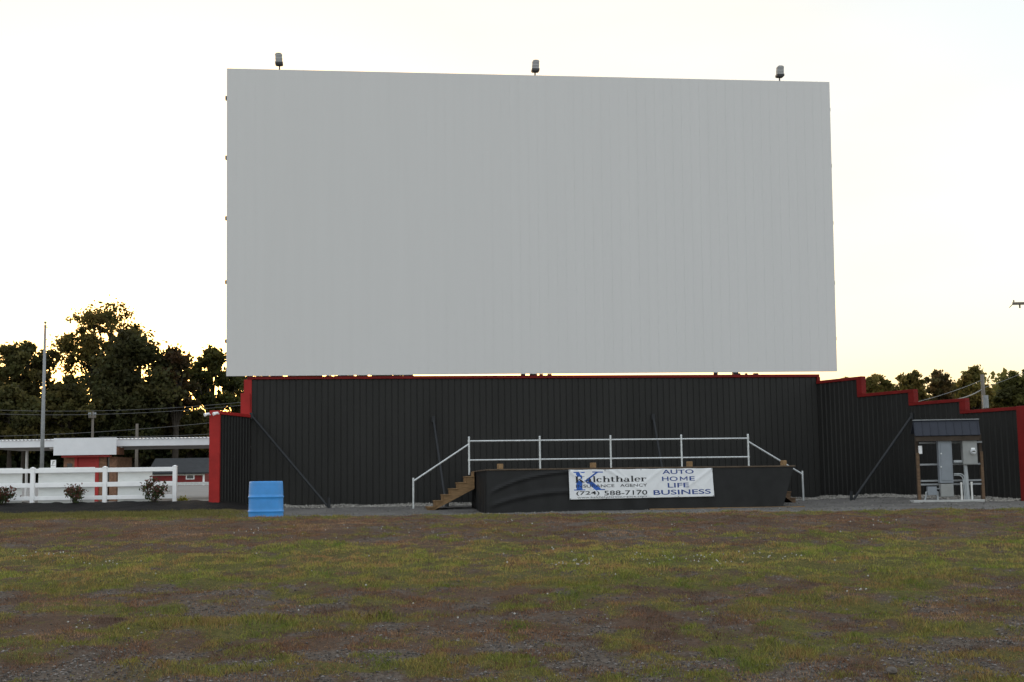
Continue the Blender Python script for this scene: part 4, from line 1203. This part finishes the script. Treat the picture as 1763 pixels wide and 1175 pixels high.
# ------------------------------------------------------------------ trees
def tree(x, ytop, ybot, hw, Y, lab, seed, n=6500, leaf=0.26, tint=(0.05, 0.058, 0.02), tint2=(0.075, 0.065, 0.018), airy=0.0, group=None, shape=1.0, nc=64):
    q = np.random.RandomState(seed)
    top = at(x, ytop, Y); bot = at(x, ybot, Y)
    Rr = hw / F_PX * Y
    zg_ = gz(top.x, Y)
    cx, cy = top.x, Y
    t = thing('tree', (cx, cy, zg_), lab, 'tree', group)
    Hc = top.z - bot.z; cz = (top.z + bot.z) / 2
    # clump centres through an uneven ellipsoid
    cs = []
    while len(cs) < nc:
        u = q.uniform(-1, 1, 3)
        rr = np.linalg.norm(u)
        if rr > 1 or rr < 0.25: continue
        if u[2] < -0.3 and abs(u[0]) > 0.85: continue
        lob = 1 + 0.16 * math.sin(3 * math.atan2(u[1], u[0]) + seed) + 0.12 * math.sin(5 * u[2] + seed * 1.7)
        cs.append((cx + u[0] * Rr * 0.86 * lob, cy + u[1] * Rr * 0.8, cz + u[2] * Hc * 0.44 * (0.92 + 0.16 * q.uniform())))
    cs.append((cx + q.uniform(-.2, .2) * Rr, cy, top.z - 0.13 * Hc)); cs.append((cx + q.uniform(-.4, .4) * Rr, cy, top.z - 0.2 * Hc))
    cs = np.array(cs)
    b = MB()
    lean = q.uniform(-0.5, 0.5)
    tr_top = Vector((cx + lean, cy, bot.z + Hc * 0.72))
    r0 = 0.028 * (top.z - zg_)
    mids = [Vector((cx, cy, zg_ - 0.2)), Vector((cx + lean * 0.2, cy, zg_ + (tr_top.z - zg_) * 0.45)), tr_top]
    b.tube(mids, [r0, r0 * 0.7, r0 * 0.2], 9)
    for k in range(0, len(cs), 2):
        f = q.uniform(0.35, 0.95)
        st = mids[0].lerp(mids[1], f / 0.45) if f < 0.45 else mids[1].lerp(mids[2], (f - 0.45) / 0.55)
        e = Vector(cs[k]);
        if st.z > e.z: st = mids[1].lerp(mids[2], 0.1)
        mm = st.lerp(e, 0.5) + Vector((0, 0, 0.25))
        b.tube([st, mm, e], [r0 * 0.32, r0 * 0.2, r0 * 0.06], 5)
    b.build('trunk', M['bark'], t)
    n = int(n * 1.9); leaf *= 0.70
    idx = q.randint(0, len(cs), n)
    cr_ = q.uniform(0.55, 1.2, len(cs)) * min(Rr, Hc * 0.6) * (0.29 - 0.08 * airy)
    g = q.normal(size=(n, 3)); g /= np.linalg.norm(g, axis=1)[:, None]
    rad = q.uniform(0, 1, n) ** 0.55 * (1 + 0.25 * q.normal(size=n))
    C = cs[idx] + g * (cr_[idx] * rad)[:, None] * np.array((1, 1, 0.78))
    Q = leaf_quads(C, leaf, 0.6, rs=q)
    ct = q.uniform(0.65, 1.35, len(cs)); cmix = q.uniform(0, 1, len(cs))
    mixv = np.clip(cmix[idx] + 0.25 * q.normal(size=n), 0, 1)[:, None]
    tc = (np.array(tint) * (1 - mixv) + np.array(tint2) * mixv) * (ct[idx] * q.uniform(0.75, 1.25, n))[:, None]
    np_mesh('crown', Q, 4, M['leaf'], t, np.repeat(tc, 4, 0))

GL = 'trees beyond the ticket booth'
DG, DG2 = (0.068, 0.070, 0.024), (0.105, 0.088, 0.028)
tree(48, 574, 770, 66, 110, 'dark rounded tree directly behind the flagpole', 21, 8000, 0.24, DG, DG2, 0.3, GL)
tree(-38, 590, 770, 55, 114, 'dark tree cut off by the left edge of the picture', 22, 6000, 0.26, DG, DG2, 0.2, GL)
tree(184, 504, 705, 86, 116, 'tallest airy tree with sky showing between its branches', 23, 7000, 0.21, (0.085, 0.078, 0.022), (0.125, 0.095, 0.024), 0.75, GL, nc=95)
tree(238, 560, 790, 92, 110, 'broad dense dark tree right of the tallest tree', 24, 12000, 0.27, (0.055, 0.060, 0.024), (0.080, 0.070, 0.024), 0.0, GL, nc=80)
tree(303, 592, 745, 46, 110, 'small brownish tree between the dense tree and the screen', 25, 4600, 0.23, (0.045, 0.042, 0.016), (0.085, 0.045, 0.02), 0.3, GL)
tree(368, 588, 735, 48, 118, 'olive green tree touching the lower left corner of the screen', 26, 4800, 0.24, (0.055, 0.065, 0.018), (0.095, 0.085, 0.02), 0.3, GL)
tree(118, 640, 780, 55, 106, 'low dark tree filling the gap right of the flagpole', 27, 6500, 0.26, DG, DG2, 0.1, GL)
tree(415, 640, 760, 46, 125, 'low tree half hidden behind the red corner trim', 28, 3600, 0.24, DG, DG2, 0.4, GL)
tree(20, 662, 790, 60, 103, 'low dark bushy tree left of the flagpole base', 29, 6500, 0.27, DG, DG2, 0.0, GL)
tree(330, 705, 790, 62, 114, 'low dark bushy tree above the red barn', 30, 6000, 0.27, DG, DG2, 0.0, GL)
tree(410, 712, 800, 50, 116, 'low dark bushy tree beside the black wing wall', 31, 4500, 0.27, DG, DG2, 0.0, GL)
tree(195, 690, 800, 60, 108, 'low dark bushy tree directly above the booth sign panel', 32, 6500, 0.27, (0.03, 0.042, 0.018), DG, 0.0, GL)
GR_ = 'trees beyond the stepped wall'
O1, O2 = (0.115, 0.112, 0.030), (0.20, 0.145, 0.040)
tree(1455, 649, 700, 20, 120, 'tiny tree top peeping over the wall nearest the screen', 41, 2200, 0.22, O1, O2, 0.3, GR_)
tree(1508, 643, 705, 30, 120, 'small tree behind the first step of the wall', 42, 3600, 0.22, O1, O2, 0.3, GR_)
tree(1568, 640, 720, 30, 116, 'olive tree behind the second step of the wall', 43, 3800, 0.22, O1, O2, 0.3, GR_)
tree(1612, 634, 730, 34, 122, 'tree with wispy bare top behind the third step of the wall', 44, 3000, 0.22, (0.08, 0.07, 0.025), (0.13, 0.08, 0.03), 0.7, GR_)
tree(1675, 629, 730, 32, 114, 'tallest rounded tree directly behind the transformer pole', 45, 5200, 0.22, O1, O2, 0.2, GR_)
tree(1750, 631, 740, 44, 108, 'dark tree at the right edge of the picture beyond the wall', 46, 7500, 0.22, DG, O1, 0.1, GR_)
tree(1540, 664, 730, 34, 126, 'low tree between the small tree and the olive tree', 47, 3600, 0.22, O1, O2, 0.2, GR_)
tree(1640, 655, 740, 36, 126, 'low tree left of the transformer pole', 48, 4200, 0.22, O1, DG2, 0.1, GR_)
tree(1712, 672, 740, 30, 126, 'low thin tree right of the transformer pole', 49, 2600, 0.22, O1, O2, 0.5, GR_)

# far wood: one mass of foliage closing the horizon
q = np.random.RandomState(77)
NW = 90000
wx = q.uniform(-190, 190, NW); wy_ = q.uniform(150, 172, NW)
ht = 4.0 + 3.0 * fbm(wx * 0.07, wx * 0 + 2.2, 3) + 2.0 * vnoise(wx * 0.35, wx * 0 + 8)
hr_ = sstep(40.5, 43, wx) * sstep(72, 66, wx)
hv_ = q.uniform(-1.2, 0.4, NW)
ht = ht + hr_ * (4.0 + 3.5 * (fbm(wx * 0.22, wx * 0 + 3, 3) - 0.45))
ht = ht + 9.5 * sstep(-36, -32, wx) * sstep(-11.6, -12.4, wx)
ht = ht + hr_ * hv_
wz_ = 0.8 + ht * (q.uniform(0, 1, NW) ** 0.9)
Q = leaf_quads(np.stack([wx, wy_, wz_], 1), 0.42, 0.65, rs=q)
tc = (np.array((0.040, 0.048, 0.018)) + hr_[:, None] * np.array((0.085, 0.070, 0.014))) * (0.6 + 0.8 * vnoise(wx * 0.4, wz_ * 0.4))[:, None] * q.uniform(0.7, 1.3, NW)[:, None]
o = np_mesh('woodland', Q, 4, M['leaf'], None, np.repeat(tc, 4, 0), loc=(0, 160, 0.8)); meta(o, 'far low wood closing the horizon behind the wall', 'woodland', kind='stuff')
# undergrowth below the trees on the left
NW = 26000
wx = q.uniform(-62, -20, NW); wy_ = q.uniform(122, 134, NW)
ht = 5.5 + 3.0 * fbm(wx * 0.12, wx * 0 + 5.2, 3) - 1.0 * np.exp(-((wx + 31.5) / 3.0) ** 2)
wz_ = 0.8 + ht * q.uniform(0, 1, NW)
Q = leaf_quads(np.stack([wx, wy_, wz_], 1), 0.40, 0.65, rs=q)
tc = np.array((0.036, 0.046, 0.018)) * (0.6 + 0.8 * vnoise(wx * 0.5, wz_ * 0.5))[:, None] * q.uniform(0.7, 1.3, NW)[:, None]
o = np_mesh('undergrowth', Q, 4, M['leaf'], None, np.repeat(tc, 4, 0), loc=(-40, 128, 0.8)); meta(o, 'dark undergrowth filling the space below the left trees', 'undergrowth', kind='stuff')

# ------------------------------------------------------------------ grass, flowers, stones
q = np.random.RandomState(5)
def scatter(n_, y0, y1, pw=0.0):
    y = y0 + (y1 - y0) * q.uniform(0, 1, n_) ** (1 + pw)
    x = q.uniform(-1, 1, n_) * (0.42 * y + 0.6)
    return x, y
def surf(x, y):
    z = ground_z(x, y); g_, d_, b_ = grass_masks(x, y)
    nr = sstep(30, 22, y) * sstep(14, 10, np.abs(x))
    return z + nr * ((fbm(x * 2.2, y * 2.2, 3) - 0.5) * 0.06 + (fbm(x * 6 + 13, y * 5 + 3, 1) - 0.5) * 0.035 * (0.4 + g_)) - 0.001
def blades(x, y, h, w, bend, tint):
    n_ = len(x); z = surf(x, y)
    a = q.uniform(0, 2 * math.pi, n_); l_ = q.uniform(0, 2 * math.pi, n_); be = bend * h * q.uniform(0.2, 1.3, n_)
    P0_ = np.stack([x - np.cos(a) * w, y - np.sin(a) * w, z], 1); P1_ = np.stack([x + np.cos(a) * w, y + np.sin(a) * w, z], 1)
    mx_, my_ = x + np.cos(l_) * be * 0.35, y + np.sin(l_) * be * 0.35
    tip = np.stack([x + np.cos(l_) * be, y + np.sin(l_) * be, z + h], 1)
    P2_ = np.stack([mx_ + np.cos(a) * w * 0.7, my_ + np.sin(a) * w * 0.7, z + h * 0.6], 1)
    P3_ = np.stack([mx_ - np.cos(a) * w * 0.7, my_ - np.sin(a) * w * 0.7, z + h * 0.6], 1)
    Vv = np.stack([P0_, P1_, P2_, tip, P3_], 1).reshape(-1, 3)
    return Vv, np.repeat(tint, 5, 0)
# green grass
def mixcol(cols, t):
    """piecewise blend of a list of colours by t in 0..1"""
    cols = np.array(cols); k = np.clip(t, 0, 0.9999) * (len(cols) - 1); i0 = k.astype(int); f = (k - i0)[:, None]
    return cols[i0] * (1 - f) + cols[i0 + 1] * f
x, y = scatter(620000, 6.6, 24.5, 0.3)
g_, d_, b_ = grass_masks(x, y)
cl = fbm(x * 5, y * 4 + 50, 3)
keep = q.uniform(0, 1, len(x)) < np.clip(g_ * 1.2, 0, 1) * (0.35 + 1.1 * sstep(0.36, 0.6, cl))
x, y, g_, cl = x[keep], y[keep], g_[keep], cl[keep]
tuft = np.zeros(len(x))
for cx, cy, r, rx in ((-2.05, 9.75, 0.22, 0.30), (-1.25, 10.0, 0.2, 0.5), (-1.9, 8.15, 0.16, 0.35), (1.60, 8.45, 0.18, 0.28)):
    tuft += np.exp(-(((x - cx) / rx) ** 2 + ((y - cy) / r) ** 2))
h = (0.010 + 0.020 * sstep(0.4, 0.65, cl) * g_ + 0.030 * np.clip(tuft, 0, 1)) * q.uniform(0.5, 1.5, len(x))
hue = 0.5 + 1.5 * (fbm(x * 2.3 + 5, y * 1.9 + 77, 4) - 0.5) + 0.8 * (fbm(x * 9, y * 7, 2) - 0.5) + 0.16 * q.normal(size=len(x))
c0 = np.array((0.105, 0.112, 0.026)); c1 = np.array((0.22, 0.185, 0.062))
tn = mixcol([(0.095, 0.130, 0.024), (0.150, 0.158, 0.034), (0.205, 0.182, 0.048), (0.220, 0.158, 0.055), (0.21, 0.122, 0.056)], hue) * ((1.20 + 0.42 * sstep(11.5, 13, y) * sstep(17, 15, y)) * q.uniform(0.6, 1.45, len(x)))[:, None]
Vv, tt = blades(x, y, h, 0.0010 + 0.00010 * y, 0.8, tn)
x = q.uniform(-19, -5.5, 60000); y = q.uniform(24.5, 43.2, 60000)
kp = (q.uniform(0, 1, len(x)) < sstep(-5.2, -7.5, x + (y - 30) * 0.08 + 1.5 * (fbm(x, y, 3) - 0.5)) * sstep(0.25, 0.55, fbm(x * 2, y * 2, 3)))
x, y = x[kp], y[kp]
f = q.uniform(0, 1, len(x))[:, None]
tn = (c0 * (1 - f) + c1 * f) * (0.6 + 0.7 * fbm(x * 1.1, y * 1.1, 3))[:, None]
V2, t2 = blades(x, y, q.uniform(0.02, 0.07, len(x)), 0.007, 0.8, tn)
Vv = np.concatenate([Vv, V2]); tt = np.concatenate([tt, t2])
o = np_mesh('grass', Vv, 5, M['blade'], None, tt, loc=(0, 14, 0)); meta(o, 'short green grass growing in patches over the sloping field', 'grass', kind='stuff')
# dry grass
x, y = scatter(620000, 6.6, 24.5, 0.3)
g_, d_, b_ = grass_masks(x, y)
cl = fbm(x * 4 + 9, y * 3.4 + 20, 3)
keep = q.uniform(0, 1, len(x)) < np.clip(d_ * 0.9 + b_ * 0.22 + 0.08, 0, 1) * (0.3 + 1.0 * sstep(0.38, 0.6, cl))
x, y, cl = x[keep], y[keep], cl[keep]
h = (0.007 + 0.012 * sstep(0.4, 0.7, cl)) * q.uniform(0.5, 1.5, len(x))
hue = 0.45 + 1.6 * (fbm(x * 1.6 + 15, y * 1.3 + 7, 4) - 0.5) + 0.8 * (fbm(x * 8 + 3, y * 6, 2) - 0.5) + 0.18 * q.normal(size=len(x))
tn = mixcol([(0.085, 0.060, 0.048), (0.115, 0.075, 0.055), (0.155, 0.085, 0.052), (0.19, 0.110, 0.060), (0.27, 0.19, 0.12)], hue + 0.10 * sstep(14.5, 16.5, y)) * (1.2 * q.uniform(0.55, 1.45, len(x)))[:, None] * np.array((1.08, 0.98, 0.92))
Vv, tt = blades(x, y, h, 0.0010 + 0.00010 * y, 0.8, tn)
o = np_mesh('dry_grass', Vv, 5, M['blade'], None, tt, loc=(0, 14, 0)); meta(o, 'brown dry creeping grass covering most of the sloping field', 'dry grass', kind='stuff')

def octa(C, r, squash):
    d = np.array([(1, 0, 0), (0, 1, 0), (-1, 0, 0), (0, -1, 0)], float)
    n_ = len(C); out = []
    ang = q.uniform(0, 6.28, n_); jit = q.uniform(0.6, 1.3, (n_, 6))
    ring = [np.stack([C[:, 0] + r * jit[:, k] * np.cos(ang + k * math.pi / 2), C[:, 1] + r * jit[:, k] * np.sin(ang + k * math.pi / 2), C[:, 2] + 0 * r], 1) for k in range(4)]
    topp = np.stack([C[:, 0], C[:, 1], C[:, 2] + r * squash * jit[:, 4]], 1); bott = np.stack([C[:, 0], C[:, 1], C[:, 2] - r * squash * jit[:, 5]], 1)
    for k in range(4):
        out.append(np.stack([ring[k], ring[(k + 1) % 4], topp], 1)); out.append(np.stack([ring[(k + 1) % 4], ring[k], bott], 1))
    return np.concatenate([a_[:, None] for a_ in out], 1).reshape(-1, 3)
# white clover heads
pts = []
for (px_, py_, sx, sy, k) in ((1180, 968, 110, 10, 46), (985, 975, 45, 10, 30), (1320, 960, 60, 8, 16), (1480, 1026, 30, 5, 8), (100, 962, 60, 6, 16), (40, 965, 30, 6, 10), (190, 975, 60, 6, 12),
                               (140, 1085, 30, 5, 9), (440, 920, 20, 4, 10), (860, 905, 60, 5, 10), (1500, 900, 90, 8, 16), (650, 920, 200, 20, 18), (900, 960, 700, 40, 50), (900, 920, 700, 20, 40), (700, 1050, 600, 50, 16)):
    for _ in range(int(k * 0.75)):
        xx = px_ + q.normal() * sx * 0.5; yy = py_ + q.normal() * sy * 0.5
        r_ = ray(xx, max(yy, 898)); tt_ = 6.0
        for it in range(400):
            p = EYE + r_ * tt_
            if p.z < gz(p.x, p.y): break
            tt_ += 0.05
        if p.y < 19.8: pts.append((p.x, p.y))
pts = np.array(pts)
zc = surf(pts[:, 0], pts[:, 1]) + q.uniform(0.02, 0.055, len(pts))
Vc = octa(np.stack([pts[:, 0], pts[:, 1], zc], 1), q.uniform(0.005, 0.011, len(pts)), 0.9)
o = np_mesh('clover_flowers', Vc, 3, M['pebble'], None, np.full((len(Vc), 3), 0.45) * np.array((1, 1, 0.95)), loc=(0, 14, 0)); meta(o, 'tiny white clover heads dotted through the grass', 'clover', kind='stuff')
# pebbles
x, y = scatter(90000, 6.6, 20.5, 0.4)
g_, d_, b_ = grass_masks(x, y)
keep = q.uniform(0, 1, len(x)) < b_ * 0.9 + 0.03
x, y = x[keep], y[keep]
Vp = octa(np.stack([x, y, surf(x, y) + 0.004], 1), q.uniform(0.004, 0.011, len(x)) * q.uniform(0.6, 1.4, len(x)), 0.6)
tp_ = np.repeat(np.array((0.125, 0.113, 0.105)) * (0.35 + 1.5 * q.uniform(0, 1, len(x)) ** 2.0)[:, None], 24, 0)
o = np_mesh('pebbles', Vp, 3, M['pebble'], None, tp_, loc=(0, 14, 0)); meta(o, 'grey gravel pebbles in the bare patches of the field', 'pebbles', kind='stuff')
# crushed stone along the foot of the walls and on the lot
C_ = []
for Fz, L_, n_ in ((FW, SB, 9000), (FR, LR, 4200)):
    s = q.uniform(0, L_, n_); d = -np.abs(q.normal(size=n_)) * 0.32 - 0.04
    for a_, b2 in zip(s, d):
        p = Fz.w(a_, b2, 0); hh = 0.09 * math.exp(-(b2 / 0.4) ** 2) * (0.6 + 0.8 * float(vnoise(a_ * 1.2, 4.0)))
        C_.append((p.x, p.y, gz(p.x, p.y) + hh * q.uniform(0.2, 1.0)))
xx = q.uniform(-8.5, 17, 7000); yy = q.uniform(30, 50, 7000)
for a_, b2 in zip(xx, yy):
    if (Vector((a_, b2, 0)) - FW.o).dot(FW.n) < -0.1 and (Vector((a_, b2, 0)) - FR.o).dot(FR.n) < -0.1:
        C_.append((a_, b2, gz(a_, b2)))
C_ = np.array(C_); r_ = q.uniform(0.015, 0.045, len(C_)); nw_ = 13200
Vp = octa(C_, r_, 0.7)
br_ = np.where(np.arange(len(C_)) < nw_, 1.0, 0.52)
tp_ = np.repeat(np.array((0.29, 0.275, 0.25)) * (br_ * q.uniform(0.45, 1.35, len(C_)))[:, None], 24, 0)
o = np_mesh('crushed_stone', Vp, 3, M['pebble'], None, tp_, loc=(0, 45, 0)); meta(o, 'pale crushed stone heaped along the foot of the black walls', 'gravel', kind='stuff')
# one loose rock at the lower right
r_ = ray(1535, 1160); tt_ = 5.0
while True:
    p = EYE + r_ * tt_
    if p.z < gz(p.x, p.y): break
    tt_ += 0.02
import bmesh
bm = bmesh.new(); bmesh.ops.create_icosphere(bm, subdivisions=3, radius=0.028)
for v in bm.verts:
    k = 1 + 0.5 * (float(fbm(v.co.x * 40 + 5, v.co.y * 40 + v.co.z * 33, 3)) - 0.5)
    v.co = Vector((v.co.x * k * 1.15, v.co.y * k, v.co.z * k * 0.8))
me = bpy.data.meshes.new('rock'); bm.to_mesh(me); bm.free()
me.materials.append(mat('rock', (0.10, 0.085, 0.075), 0.9, 0.3, 30, 0.3, 60))
o = bpy.data.objects.new('rock', me); COL.objects.link(o); o.location = (p.x, p.y, gz(p.x, p.y) + 0.012)
meta(o, 'single dark rock lying on the bare gravel in the lower right foreground', 'rock')
